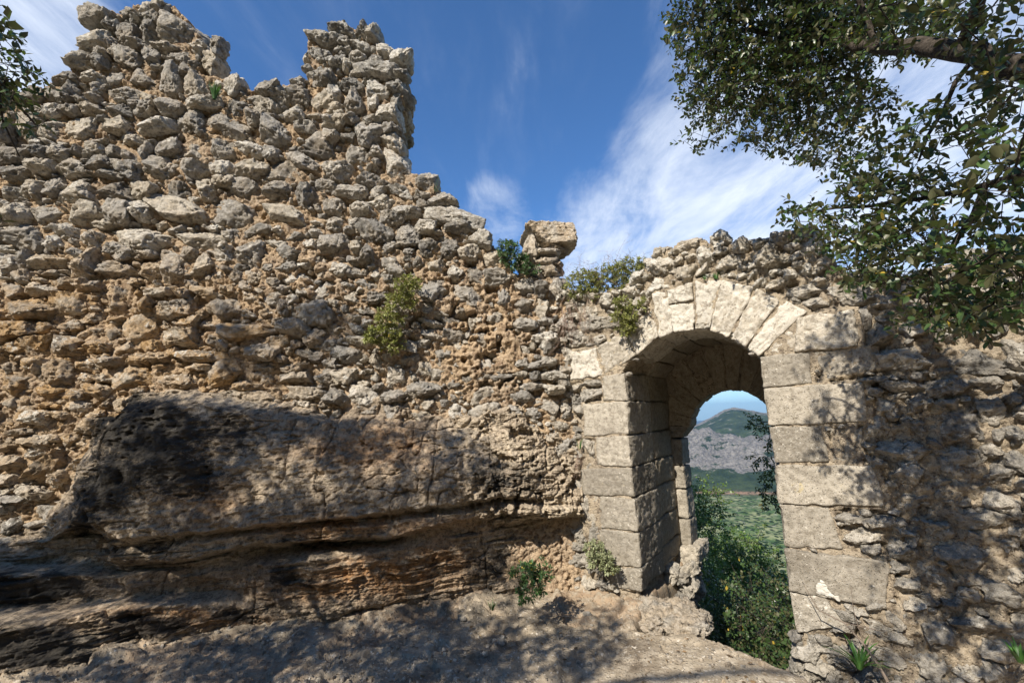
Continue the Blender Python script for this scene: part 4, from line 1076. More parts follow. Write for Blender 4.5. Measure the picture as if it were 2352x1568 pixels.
def ground_mat():
    m, t = new_mat('trodden_limestone_ground'); P = obj_pos(t)
    n1 = t.noise(P, 2.3, 5, .6, .4); n2 = t.noise(P, 11, 8, .74); n3 = t.noise(P, 40, 6, .75); blk = attr(t, 'black'); pale = attr(t, 'pale'); dirt = attr(t, 'dirt')
    c = t.ramp(n1, [(0.32, (0.15, 0.12, 0.088)), (0.5, (0.29, 0.24, 0.175)), (0.68, (0.38, 0.32, 0.24))])
    c = t.mix(t.m('MULTIPLY', pale, t.ss(n2, .42, .62)), c, (0.50, 0.435, 0.34))
    c = t.mix(t.m('MULTIPLY', dirt, t.ss(n2, .62, .42), clamp=True), c, (0.33, 0.235, 0.155))
    bm = t.ss(t.m('ADD', blk, t.m('MULTIPLY', t.m('SUBTRACT', n2, .5), 1.6)), .42, .62)
    c = t.mix(t.m('MULTIPLY', bm, .75), c, (0.075, 0.065, 0.052))
    lv = t.noise(P, 19, 7, .78, .6); v1 = t.voro(P, 26)
    lc = t.m('MULTIPLY', t.m('MAXIMUM', t.ss(lv, .585, .635), t.m('MULTIPLY', t.ss(v1, .24, .15), t.ss(n1, .45, .55))), t.m('SUBTRACT', 1.0, dirt))
    c = t.mix(t.m('MULTIPLY', lc, .75), c, (0.66, 0.60, 0.51))
    c = t.mix(t.m('MULTIPLY', t.ss(n3, .58, .75), .4), c, (0.56, 0.50, 0.42))
    c = t.mix(t.m('MULTIPLY', t.ss(n3, .45, .3), .5), c, (0.12, 0.09, 0.065))
    hh = t.m('ADD', t.m('MULTIPLY', n2, .8), t.m('MULTIPLY', n3, .6)); hh = t.m('ADD', hh, t.m('MULTIPLY', t.ss(t.voro(P, 48), .4, .1), .4))
    finish(t, c, .93, hh, .85, .02, .12); return m


dirtg = np.clip(right_g * .9 + sst(fbm(p3, 1.2, 3, .5, 21), .05, .35) * .7 * (1 - slabm), 0, 1)
o = mesh_obj('ground', np.stack([q[:, 0], q[:, 1], z], 1), [grid_faces(nu, nv)], ground_mat(), None, {'black': blackg, 'pale': paleg, 'dirt': dirtg}); tag(o, 'rocky trodden ground with a smooth slab before the gateway', kind='structure')
gh_x, gh_y, gh_z = X_[0], Y_[:, 0], z.reshape(nv, nu)
def ground_z(x, y):
    i = int(np.clip(np.searchsorted(gh_x, x), 0, len(gh_x) - 1)); j = int(np.clip(np.searchsorted(gh_y, y), 0, len(gh_y) - 1)); return float(gh_z[j, i])


# ------------------------------------------------------------------ terrain to the horizon
azs = np.radians(np.concatenate([np.arange(-180, 0, 4), np.arange(0, 18, .5), np.arange(18, 42, .06), np.arange(42, 100, 1.0), np.arange(100, 180.1, 4)]))
rs = np.concatenate([np.array([0.5, 3, 5, 6]), np.geomspace(7, 600, 60), np.geomspace(640, 5200, 260), np.geomspace(5400, 30000, 20)])
AZ, RR = np.meshgrid(azs, rs)


def elev(X, Y, r):
    d = ray(X, Y); return 1.6 + d[2] / math.hypot(d[0], d[1]) * r


prof_r = [0.5, 6, 12, 25, 60, 150, 400, 800, 1050, 1400, 1800, 2050, 2500, 2800, 3050, 3300, 3600, 4300, 5000, 7000, 30000]
XX = 1690
prof_h = [-3.4, -4.2, -8, -16, -36, -85, -190, elev(XX, 1320, 800), elev(XX, 1235, 1050), elev(XX, 1175, 1400), elev(XX, 1142, 1800), elev(XX, 1128, 2050), elev(XX, 1060, 2500), elev(XX, 1020, 2800), elev(XX, 1004, 3050),
          elev(XX, 1008, 3300), elev(XX, 975, 3700), elev(XX, 941, 4300), elev(XX, 990, 5000), -300, -500]
Hh = np.interp(RR, prof_r, prof_h)
sky_X = [1400, 1500, 1560, 1583, 1620, 1645, 1665, 1685, 1710, 1740, 1775, 1850, 2000, 2300]
sky_Y = [1005, 1008, 994, 982, 964, 950, 939, 935, 938, 944, 950, 960, 975, 985]
az_s = [math.atan2(ray(x, y)[0], ray(x, y)[1]) for x, y in zip(sky_X, sky_Y)]
el_s = [elev(x, y, 4300) - elev(XX, 941, 4300) for x, y in zip(sky_X, sky_Y)]
dH = np.interp(AZ, az_s, el_s, left=-230, right=-180)
Hh = Hh + dH * sst(RR, 3150, 4200)
el2 = np.interp(AZ, [math.atan2(ray(x, 990)[0], ray(x, 990)[1]) for x in (1500, 1585, 1640, 1700, 1770, 1900)], [elev(x, y, 3050) - elev(XX, 996, 3050) for x, y in ((1500, 975), (1585, 982), (1640, 992), (1700, 1003), (1770, 1000), (1900, 1005))])
Hh = Hh + el2 * sst(RR, 2500, 3050) * sst(RR, 3700, 3200)
Pt = np.stack([np.sin(AZ).ravel() * RR.ravel(), np.cos(AZ).ravel() * RR.ravel(), Hh.ravel()], 1)
R1 = RR.ravel(); a_t = np.clip(R1 / 3000, 0, 1.2)
crag = sst(R1, 2150, 2500) * sst(R1, 3150, 3000)
dz = a_t * (26 * fbm(Pt, 1 / 420., 4, .5, 3)) * sst(R1, 4400, 3600) + crag * (48 * ridged(Pt, 1 / 150., 5, .62, 8)) + 6 * a_t * fbm(Pt, 1 / 45., 3, .55, 1)
dz += sst(R1, 30, 200) * sst(R1, 2200, 1200) * (2.5 * fbm(Pt, 1 / 12., 2) + 7 * fbm(Pt, 1 / 120., 3))
Pt[:, 2] += dz
added_rise = sst(np.abs(AZ.ravel()), math.radians(100), math.radians(135)) * sst(R1, 5.5, 9) * sst(R1, 3000, 400)  # added slope behind the camera, raised to cut the sky fill
Pt[:, 2] = Pt[:, 2] * (1 - added_rise) + added_rise * (np.minimum(R1 * .55, 60 + R1 * .12) - 3 + fbm(Pt, 1 / 3., 3) * .8)
Fr = grid_faces(len(azs), len(rs))


def terrain_mat():
    m, t = new_mat('mediterranean_hillside'); P = obj_pos(t); rock = attr(t, 'rock'); field = attr(t, 'field')
    n1 = t.noise(P, 1 / 90., 8, .68); n2 = t.noise(P, 1 / 220., 5, .6); n3 = t.noise(P, 1 / 14., 5, .65)
    g = t.mix(t.ss(n1, .35, .65), (0.014, 0.026, 0.013), (0.042, 0.062, 0.026))
    bush = t.voro(P, 1 / 13.)
    near = attr(t, 'near')
    n4 = t.noise(P, 1 / 45., 4, .55)
    scrub = t.mix(t.ss(n4, .40, .62), (0.060, 0.105, 0.034), (0.22, 0.235, 0.12))
    scrub = t.mix(t.m('MULTIPLY', t.ss(n3, .56, .66), .6), scrub, (0.27, 0.26, 0.22))
    scrub = t.mix(t.ss(bush, .48, .36), scrub, (0.018, 0.034, 0.012))
    c = t.mix(near, g, scrub)
    rm = t.ss(t.m('ADD', rock, t.m('MULTIPLY', t.m('SUBTRACT', n1, .5), 2.6)), .40, .56)
    rc = t.mix(t.ss(n3, .35, .65), (0.085, 0.082, 0.078), (0.20, 0.185, 0.165))
    c = t.mix(rm, c, rc)
    c = t.mix(t.m('MULTIPLY', field, t.ss(n3, .4, .55)), c, (0.36, 0.22, 0.14))
    finish(t, c, .95, t.m('ADD', t.ss(bush, .6, .2), n3), 0.8, 2.0, .05); return m


rockA = np.clip(crag * .50 + np.exp(-((R1 - 4300) / 110) ** 2) * .75 + .18 * sst(R1, 2000, 2400), 0, 1)
fieldA = np.exp(-((R1 - 1960) / 60) ** 2) * 1.0
nearA = sst(R1, 2000, 1700) * (1 - added_rise)
o = mesh_obj('hills', Pt, [Fr[:, ::-1]], terrain_mat(), None, {'rock': rockA, 'field': fieldA, 'near': nearA}); tag(o, 'wooded valley and rocky mountain beyond, plus an added slope behind the camera that blocks sky light', kind='structure')
#PART4

# ------------------------------------------------------------------ vegetation
def leaf_mat(name, top, back, rough=.38, trans=.22, spec=.5):
    m, t = new_mat(name); P = obj_pos(t); tint = attr(t, 'tint')
    g = t.n('ShaderNodeNewGeometry')
    c1 = t.mix(tint, tuple(x * .65 for x in top), tuple(min(1, x * 1.45) for x in top))
    c2 = t.mix(tint, tuple(x * .75 for x in back), tuple(min(1, x * 1.25) for x in back))
    yel = t.ss(tint, .985 if name != 'sunlit_oak_leaf' else 1.5, .99 if name != 'sunlit_oak_leaf' else 1.6)
    c1 = t.mix(yel, c1, (0.42, 0.30, 0.05))
    c = t.mix(g.outputs['Backfacing'], c1, c2)
    b = t.n('ShaderNodeBsdfPrincipled'); t.l(c, b.inputs['Base Color']); b.inputs['Roughness'].default_value = rough; b.inputs['Specular IOR Level'].default_value = spec
    tr = t.n('ShaderNodeBsdfTranslucent'); t.l(t.mix(1.0, c1, (1.5, 1.7, .7), 'MULTIPLY'), tr.inputs[0])
    mx = t.n('ShaderNodeMixShader'); mx.inputs[0].default_value = trans; t.l(b.outputs[0], mx.inputs[1]); t.l(tr.outputs[0], mx.inputs[2])
    o = t.n('ShaderNodeOutputMaterial'); t.l(mx.outputs[0], o.inputs[0]); return m


def bark_mat(name, a_, b_):
    m, t = new_mat(name); P = obj_pos(t); n = t.noise(P, 60, 6, .7)
    c = t.mix(t.ss(n, .35, .65), a_, b_); finish(t, c, .9, n, .8, .01, .15); return m


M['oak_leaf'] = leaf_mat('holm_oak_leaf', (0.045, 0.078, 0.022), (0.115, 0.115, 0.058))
M['far_leaf'] = leaf_mat('sunlit_oak_leaf', (0.085, 0.14, 0.026), (0.13, 0.16, 0.06), .45, .25)  # brighter copy of the oak leaf, sunlight put into its green
M['shrub_leaf'] = leaf_mat('shrub_leaf', (0.19, 0.20, 0.060), (0.22, 0.22, 0.10), .5, .25, .35)
M['dark_leaf'] = leaf_mat('mastic_leaf', (0.045, 0.10, 0.028), (0.08, 0.12, 0.05), .42, .2)
M['herb_leaf'] = leaf_mat('grey_herb_leaf', (0.22, 0.24, 0.13), (0.24, 0.25, 0.16), .7, .15, .2)
M['grass_leaf'] = leaf_mat('grass_blade', (0.07, 0.17, 0.035), (0.07, 0.15, 0.04), .45, .25, .4)
M['bark'] = bark_mat('oak_bark', (0.028, 0.023, 0.018), (0.085, 0.07, 0.057))
M['twig'] = bark_mat('grey_twig', (0.13, 0.10, 0.075), (0.26, 0.21, 0.17))
M['dry'] = bark_mat('dry_root', (0.20, 0.13, 0.10), (0.38, 0.28, 0.23))

LT = np.array([(0, 0, 0), (.30, .20, .05), (.68, .19, .05), (1, 0, -.06), (.68, -.19, .05), (.30, -.20, .05), (.30, 0, 0), (.68, 0, -.02)])
LT4 = np.array([(0, 6, 1), (6, 7, 2, 1), (7, 3, 2), (0, 5, 6), (5, 4, 7, 6), (4, 3, 7)], dtype=object)
LQ = np.array([(0, 0, 0), (.5, .26, .04), (1, 0, -.03), (.5, -.26, .04)])


def leaves(mb, pos, dirs, size, full=True, width=1.0):
    "batch of leaves: pos (N,3), dirs (N,3) growth directions, size (N,)"
    N = len(pos); dirs = dirs / (np.linalg.norm(dirs, axis=1)[:, None] + 1e-9)
    up = rng.normal(size=(N, 3)) * .75 + np.array([0, 0, 1.0]); sd = np.cross(up, dirs); sd /= np.linalg.norm(sd, axis=1)[:, None] + 1e-9; nn = np.cross(dirs, sd)
    T = LT if full else LQ
    V = pos[:, None] + size[:, None, None] * (T[None, :, :1] * dirs[:, None] + T[None, :, 1:2] * width * sd[:, None] + T[None, :, 2:] * nn[:, None])
    V = V.reshape(-1, 3); tint = np.repeat(rng.random(N), len(T)); b = np.arange(N)[:, None] * len(T)
    if full:
        q4 = np.concatenate([b + np.array([6, 7, 2, 1]), b + np.array([5, 4, 7, 6])]); q3 = np.concatenate([b + np.array(k) for k in ([0, 6, 1], [7, 3, 2], [0, 5, 6], [4, 3, 7])])
        mb.add(V, q4, q3, tint=tint)
    else: mb.add(V, b + np.array([0, 3, 2, 1]), None, tint=tint)


class Tree:
    "branch skeleton that reaches every leaf spray"
    def __init__(s): s.P = []; s.par = []; s.rad = []; s.fixed = []

    def limb(s, pts, r0, r1, start=-1, step=.08):
        pts = np.asarray(pts, float); seg = np.concatenate([[0], np.cumsum(np.linalg.norm(np.diff(pts, axis=0), axis=1))]); n = max(3, int(seg[-1] / step)); prev = start
        tt = np.linspace(0, seg[-1], n)
        Q = np.stack([np.interp(tt, seg, pts[:, k]) for k in range(3)], 1)
        for _ in range(3): Q[1:-1] = (Q[:-2] + Q[1:-1] * 2 + Q[2:]) / 4
        Q[1:-1] += rng.normal(size=(n - 2, 3)) * step * .10
        for i in range(n):
            if i == 0 and start >= 0: continue
            s.P.append(Q[i]); s.par.append(prev); s.rad.append(r0 + (r1 - r0) * i / n); s.fixed.append(True); prev = len(s.P) - 1
        return prev

    def near(s, p): return int(np.argmin(np.sum((np.array(s.P) - p) ** 2, 1)))

    def grow(s, att, step=.07, wig=.22, zbias=0.0):
        P0 = np.array(s.P); att = np.asarray(att, float)
        d = np.array([np.min(np.sum((P0 - a_) ** 2, 1)) for a_ in att]); order = np.argsort(d)
        cap = len(P0) + len(att) * 40; A = np.zeros((cap, 3)); n = len(P0); A[:n] = P0; tips = []
        for k in order:
            a_ = att[k]; dd = np.sum((A[:n] - a_) ** 2, 1); j = int(np.argmin(dd)); L = math.sqrt(dd[j])
            m_ = min(30, max(1, int(L / step))); p0 = A[j].copy(); side = rng.normal(size=3) * L * wig; prev = j
            for i in range(1, m_ + 1):
                f = i / m_; q_ = p0 + (a_ - p0) * f + side * math.sin(f * math.pi) * .6 + rng.normal(size=3) * step * .12 * (i < m_)
                if n >= cap: break
                A[n] = q_; s.P.append(q_); s.par.append(prev); s.rad.append(0); s.fixed.append(False); prev = n; n += 1
            tips.append(prev)
        s.tips = tips; return tips

    def wood(s, mb, rt=.0016, k=.42, sides=5):
        n = len(s.P); cnt = np.zeros(n)
        ch = [[] for _ in range(n)]
        for i in range(n):
            if s.par[i] >= 0: ch[s.par[i]].append(i)
        order = range(n - 1, -1, -1)
        for i in order:
            cnt[i] = max(cnt[i], 1)
            if s.par[i] >= 0: cnt[s.par[i]] += cnt[i] if True else 0
        P = np.array(s.P); R = np.array([s.rad[i] if s.fixed[i] else 0 for i in range(n)]); R = np.where(R > 0, R, rt * np.maximum(1, cnt / 6) ** k)
        for i in range(n):
            if s.par[i] >= 0: R[i] = min(R[i], R[s.par[i]])
        # chains
        done = np.zeros(n, bool)
        starts = [i for i in range(n) if s.par[i] < 0 or (len(ch[s.par[i]]) > 1 and max(ch[s.par[i]], key=lambda c: (cnt[c] + 1e6 * s.fixed[c])) != i)]
        for st_ in starts:
            c_ = [st_]; i = st_
            while ch[i]:
                nx = max(ch[i], key=lambda c: (cnt[c] + 1e6 * s.fixed[c])); c_.append(nx); i = nx
            if s.par[st_] >= 0: pts = [P[s.par[st_]]] + [P[j] for j in c_]; rr = [R[c_[0]]] + [R[j] for j in c_]
            else: pts = [P[j] for j in c_]; rr = [R[j] for j in c_]
            if len(pts) < 2: continue
            mx = max(rr); tube(mb, pts, rr, 10 if mx > .03 else (6 if mx > .006 else 3))

    def sprays(s, mb, tips, nl=(7, 12), size=(.026, .042), spread=.10, full=True, width=1.0, twigs=None, droop=-.1):
        pos, dr, sz = [], [], []
        for tp in tips:
            p = s.P[tp]; g_ = p - s.P[s.par[tp]]; g_ = g_ / (np.linalg.norm(g_) + 1e-9)
            axis = g_ + rng.normal(size=3) * .45 + np.array([0, 0, droop]); axis /= np.linalg.norm(axis); L = spread * rnd.uniform(.7, 1.3); k = rnd.randint(*nl)
            if twigs is not None and rnd.random() < .7: tube(twigs, [p, p + axis * L * .5, p + axis * L + np.array([0, 0, droop * L * .3])], [.0012, .001, .0006], 3)
            for i in range(k):
                f = (i + .5) / k; q_ = p + axis * L * f; a2 = i * 2.4 + rnd.random(); e1 = np.cross(axis, [.2, .1, 1]); e1 /= np.linalg.norm(e1) + 1e-9; e2 = np.cross(axis, e1)
                out = e1 * math.cos(a2) + e2 * math.sin(a2); pos.append(q_); dr.append(out * .9 + axis * rnd.uniform(.2, 1.0) + np.array([0, 0, rnd.uniform(-.4, .3)])); sz.append(rnd.uniform(*size) * (1 if f < .85 else .75))
        leaves(mb, np.array(pos), np.array(dr), np.array(sz), full, width)


def project(p):
    q_ = Rm.T @ (np.asarray(p) - CAM)
    if q_[2] > -.05: return None
    return (1176 + q_[0] / -q_[2] * FPX, 784 - q_[1] / -q_[2] * FPX)


def cl_att(rows, jd=.3, far=True):
    out = []
    for X, Y, rx, ry, dist, n in rows:
        for _ in range(n):
            a_ = rnd.random() * 6.28; r_ = math.sqrt(rnd.random()); out.append(at_dist(X + rx * r_ * math.cos(a_), Y + ry * r_ * math.sin(a_), dist + rnd.gauss(0, jd)))
    return np.array(out)


# -- where shade falls in the photograph, and so where the crowns above must be
def surf(X, Y):
    d = ray(X, Y)
    best = None
    for fr, lim in ((WL, (-7, .0)), (WG, (-.66, 4))):
        t_ = ((fr.o + fr.n * .1 - CAM) @ fr.n) / (d @ fr.n); p = CAM + d * t_; u = (p - fr.o) @ fr.r
        if lim[0] < u < lim[1] and t_ > 0 and p[2] > 0 and (best is None or t_ < best[0]): best = (t_, p)
    if d[2] < 0:
        t_ = -1.6 / d[2]
        if best is None or t_ < best[0]: best = (t_, CAM + d * t_)
    return best[1] if best else None


def shade(poly, n, tmin=1.5, tmax=7.0):
    poly = np.array(poly, float); x0, y0 = poly.min(0); x1_, y1_ = poly.max(0); out = []
    # clumped: choose clump centres, scatter around them
    cen = []
    while len(cen) < max(4, min(n // 14, 160)):
        x, y = rnd.uniform(x0, x1_), rnd.uniform(y0, y1_)
        if in_poly(np.array([x]), np.array([y]), poly)[0]: cen.append((x, y))
    tries = 0
    while len(out) < n and tries < n * 30:
        tries += 1
        cx_, cy_ = rnd.choice(cen); x, y = cx_ + rnd.gauss(0, 26), cy_ + rnd.gauss(0, 26)
        if not in_poly(np.array([x]), np.array([y]), poly)[0]: continue
        p = surf(x, y)
        if p is None: continue
        for _ in range(6):
            q_ = p + SUN * rnd.uniform(tmin, tmax); pr = project(q_)
            if q_[2] > 1.9 and np.linalg.norm(q_ - CAM) > .9 and (pr is None or not (-90 < pr[0] < 2440 and -110 < pr[1] < 1600)): out.append(q_); break
    return out


sh_right = shade([(1870, 700), (2352, 640), (2500, 900), (2500, 1568), (2100, 1560), (1990, 1420), (1950, 1330), (2010, 1230), (1980, 1100), (1870, 1050), (1860, 900), (1880, 800)], 230, .9, 3.0)
sh_right += shade([(1840, 700), (1960, 700), (1980, 1000), (1850, 1000)], 12, 1.2, 3)
sh_g = shade([(560, 1450), (1000, 1385), (1420, 1400), (1440, 1470), (1330, 1568), (0, 1568), (300, 1510)], 1700, 2.5, 6.0)
sh_bed = shade([(180, 960), (450, 915), (600, 940), (1000, 965), (1230, 1060), (1170, 1170), (1010, 1370), (600, 1430), (0, 1560), (0, 1280), (180, 1180), (230, 1040)], 3000, 3.5, 7)
sh_l = shade([(480, 690), (830, 680), (850, 900), (640, 880), (470, 830)], 230, 3.8, 7) + shade([(-200, 1250), (200, 1250), (200, 1500), (-200, 1560)], 900, 3, 6.5)
sh_r2 = shade([(1900, 1440), (2352, 1440), (2352, 1568), (1950, 1568)], 40, 1.5, 5)

# -- holm oak overhanging from the right
oak = thing('holm_oak', (3.5, .9, -.1), 'dark holm oak whose leafy boughs overhang the gateway from the right', 'tree')
T = Tree()
crotch = T.limb([(3.5, .9, -.15), (3.45, .95, .8), (3.3, 1.05, 1.6), (3.2, 1.1, 2.3)], .15, .11)
c2 = T.limb([T.P[crotch], (2.9, 1.3, 2.9), at_dist(2352, 185, 2.75), at_dist(2250, 130, 2.85), at_dist(2180, 108, 2.95), at_dist(2010, 108, 3.3), at_dist(1900, 95, 3.7), at_dist(1700, 70, 4.0)], .075, .012, crotch)
c3 = T.limb([T.P[crotch - 6], (2.9, 1.5, 2.2), at_dist(2400, 380, 2.5), at_dist(2290, 420, 2.6), at_dist(2200, 440, 2.7), at_dist(2080, 462, 2.8), at_dist(1930, 478, 2.85), at_dist(1830, 492, 2.9)], .032, .004, crotch - 6)
j = T.near(at_dist(2270, 430, 2.6)); T.limb([T.P[j], at_dist(2230, 520, 2.6), at_dist(2190, 600, 2.6), at_dist(2100, 660, 2.6), at_dist(2000, 655, 2.7)], .014, .003, j)
j = T.near(at_dist(2200, 110, 2.95)); T.limb([T.P[j], at_dist(2250, 40, 2.9), at_dist(2270, -60, 2.8)], .028, .012, j)
j = T.near(at_dist(2010, 108, 3.3)); T.limb([T.P[j], at_dist(1975, 60, 3.4), at_dist(1960, -40, 3.4)], .02, .008, j)
j = T.near(at_dist(2250, 130, 2.85)); T.limb([T.P[j], at_dist(2190, 210, 2.8), at_dist(2130, 290, 2.8), at_dist(2110, 370, 2.8)], .012, .004, j)
c4 = T.limb([T.P[crotch], (2.7, .5, 3.2), (2.2, .3, 3.7)], .03, .01, crotch)
att_v = cl_att([(1620, 60, 80, 80, 4, 190), (1750, 60, 130, 90, 4, 420), (1900, 70, 130, 100, 3.9, 420), (2050, 50, 120, 70, 3.5, 190), (1640, 170, 75, 70, 4, 150), (1760, 190, 120, 80, 3.9, 300), (1880, 230, 110, 90, 3.8, 240),
                (1640, 250, 60, 45, 3.9, 60), (1600, 315, 45, 35, 3.9, 12), (1690, 300, 50, 30, 3.9, 16), (1790, 310, 70, 40, 3.9, 50), (1900, 345, 80, 40, 3.8, 50), (2000, 240, 60, 70, 3.4, 36), (2070, 340, 80, 50, 2.8, 28),
                (1990, 425, 60, 35, 2.8, 40), (2100, 430, 100, 50, 2.7, 50), (2200, 290, 80, 90, 2.6, 26), (2280, 100, 70, 90, 2.5, 26), (2310, 230, 50, 70, 2.4, 26), (2190, 40, 90, 50, 2.8, 34), (1870, 492, 60, 25, 2.8, 24),
                (1960, 530, 80, 40, 2.7, 55), (2080, 550, 110, 60, 2.6, 80), (2220, 560, 110, 80, 2.4, 48), (2300, 430, 70, 90, 2.2, 26), (2110, 640, 100, 45, 2.5, 38), (2250, 670, 110, 50, 2.3, 36), (2330, 640, 60, 80, 2.2, 26),
                (1990, 620, 50, 30, 2.7, 24), (2180, 722, 110, 22, 2.4, 50), (2440, 350, 50, 330, 2.3, 40), (1800, -90, 380, 60, 4, 260)], .22)
T2tips = T.grow(att_v, .06)
wood, fol = MB(), MB()
T.sprays(fol, T2tips, (6, 10), (.026, .047), .095, True, 1.1, wood)
att_b = np.array(sh_right + sh_r2); 
cr_ = []
for _ in range(900):
    X0, Y0, rx0, ry0, d0, _n = rnd.choice([(1620, 60, 80, 80, 4.0, 1), (1750, 60, 130, 90, 4.0, 1), (1900, 70, 130, 100, 3.9, 1), (1640, 170, 75, 70, 4.0, 1), (1760, 190, 120, 80, 3.9, 1), (1880, 230, 110, 90, 3.8, 1), (2000, 120, 140, 110, 2.9, 1), (2220, 560, 140, 120, 2.4, 1), (2150, 300, 150, 120, 2.6, 1)])
    q_ = at_dist(X0 + rnd.gauss(0, rx0 * .7), Y0 + rnd.gauss(0, ry0 * .7), d0) + SUN * rnd.uniform(.5, 3.2); pr = project(q_)
    if np.linalg.norm(q_ - CAM) > .9 and (pr is None or not (-90 < pr[0] < 2440 and -110 < pr[1] < 1600)): cr_.append(q_)
att_b = np.concatenate([att_b, np.array(cr_)]); tips_b = T.grow(att_b, .10)
T.sprays(fol, tips_b, (8, 13), (.030, .046), .11, False, 1.15)
near_att = cl_att([(2310, 300, 40, 50, 1.75, 6), (2330, 360, 30, 40, 1.7, 4), (2250, 590, 90, 40, 1.95, 9)], .05); tn = T.grow(near_att, .06); T.sprays(fol, tn, (5, 8), (.032, .046), .07, True, 1.3, wood)
T.wood(wood); wood.build('trunk', M['bark'], oak); fol.build('crown', M['oak_leaf'], oak)

# -- oak behind and left of the camera, one bough reaching into the frame at the left
oak2 = thing('holm_oak', (-4.6, -1.2, -.1), 'holm oak showing only a small leafy twig against the sky at the left edge', 'tree')
T = Tree(); c1 = T.limb([(-4.6, -1.2, -.2), (-4.5, -1.0, 1.0), (-4.2, -.8, 2.4), (-4.0, -.6, 3.4)], .19, .12)
T.limb([T.P[c1], (-4.4, -.5, 4.4), (-4.9, -.3, 5.4)], .05, .02, c1); T.limb([T.P[c1], (-3.0, -1.2, 4.2), (-1.8, -1.5, 4.6), (-.6, -1.6, 4.8)], .045, .015, c1)
T.limb([T.P[c1 - 5], (-3.8, .3, 2.9), at_dist(-160, -20, 2.9), at_dist(-60, 100, 2.9), at_dist(0, 190, 2.9), at_dist(50, 250, 2.9), at_dist(85, 290, 2.9)], .03, .003, c1 - 5)
j = T.near(at_dist(-40, 120, 2.9)); T.limb([T.P[j], at_dist(-10, 230, 2.8), at_dist(25, 290, 2.8), at_dist(45, 360, 2.8)], .006, .002, j)
att = cl_att([(15, 150, 45, 50, 2.9, 16), (-10, 200, 60, 60, 2.9, 22), (25, 235, 50, 50, 2.9, 12), (70, 290, 25, 25, 2.9, 5), (-5, 75, 15, 30, 2.9, 5), (-80, 120, 60, 160, 2.9, 70), (55, 165, 25, 25, 2.9, 4)], .1)
tp = T.grow(att, .06); wood, fol = MB(), MB(); T.sprays(fol, tp, (5, 9), (.024, .04), .08, True, 1.0, wood)
tp = T.grow(np.array(sh_g + sh_bed + sh_l), .12); T.sprays(fol, tp, (8, 13), (.032, .05), .13, False, 1.15)
T.wood(wood); wood.build('trunk', M['bark'], oak2); fol.build('crown', M['oak_leaf'], oak2)


# -- trees beyond the gateway
def crown_tree(name, label, X, Y, dist, rx, rz, n, mat, sz=(.05, .09), group=None, clumps=16, base_drop=2.5, sp=.2, wid=1.2):
    c_ = at_dist(X, Y, dist); root = thing(name, (c_[0], c_[1], c_[2] - base_drop), label, 'tree', group)
    T_ = Tree(); k = T_.limb([(c_[0], c_[1], c_[2] - base_drop - .4), (c_[0] + .05, c_[1], c_[2] - rz * .5), (c_[0], c_[1], c_[2] + rz * .3)], .10, .03, step=.2)
    att_ = []; cc_ = []
    for i in range(clumps):
        v_ = rng.normal(size=3); v_ /= np.linalg.norm(v_); v_ *= rnd.uniform(.5, .95); cc_.append(v_ * np.array([rx, rx, rz]))
    for i in range(n):
        v_ = cc_[i % clumps] + rng.normal(size=3) * rx * .17; att_.append(c_ + v_)
    tp_ = T_.grow(np.array(att_), .15); w_, f_ = MB(), MB(); T_.sprays(f_, tp_, (10, 16), sz, sp, False, wid); T_.wood(w_, .003)
    w_.build('trunk', M['bark'], root); f_.build('crown', M[mat], root); return root


G2 = 'trees on the slope beyond the gateway'
crown_tree('oak_tree', 'round sunlit green oak filling the lower part of the gateway opening', 1695, 1395, 11, 1.3, 1.3, 2600, 'far_leaf', (.04, .07), G2, 26, 3)
crown_tree('oak_tree', 'dark shaded oak low in the gateway, close behind the threshold', 1700, 1475, 7.3, 1.3, .72, 2300, 'oak_leaf', (.035, .06), G2, 22, 1.8)
crown_tree('oak_tree', 'bushy oak partly hidden by the right jamb of the gateway', 1840, 1450, 12, 1.3, 1.2, 900, 'far_leaf', (.04, .07), G2, 20, 3)
crown_tree('oak_tree', 'green oak peeping out behind the left jamb above the corbel', 1545, 1200, 8.6, .85, 1.25, 800, 'far_leaf', (.035, .06), G2, 22, 3)
side = thing('oak_tree', WG.P(1.95, -1.4, -2.4), 'shaded oak sending dark hanging twigs into the right side of the opening', 'tree', G2)
T = Tree(); e_ = T.limb([WG.P(2.3, -1.9, -2.6), WG.P(2.3, -.4, -2.6), WG.P(2.2, 1.2, -2.6), WG.P(2.1, 2.0, -2.7)], .07, .03)
T.limb([T.P[e_], at_dist(1820, 960, 6.3), at_dist(1740, 975, 6.2)], .02, .004, e_)
att = cl_att([(1740, 970, 26, 20, 6.2, 16), (1760, 1000, 22, 24, 6.2, 16), (1750, 1050, 22, 18, 6.2, 13), (1765, 1085, 20, 20, 6.2, 14), (1760, 1125, 20, 15, 6.2, 12), (1772, 1155, 16, 18, 6.2, 12), (1830, 1050, 45, 130, 6.3, 130)], .12)
tp = T.grow(att, .08); wood, fol = MB(), MB(); T.sprays(fol, tp, (7, 11), (.035, .055), .10, True, 1.0, wood); T.wood(wood); wood.build('trunk', M['bark'], side); fol.build('crown', M['oak_leaf'], side)


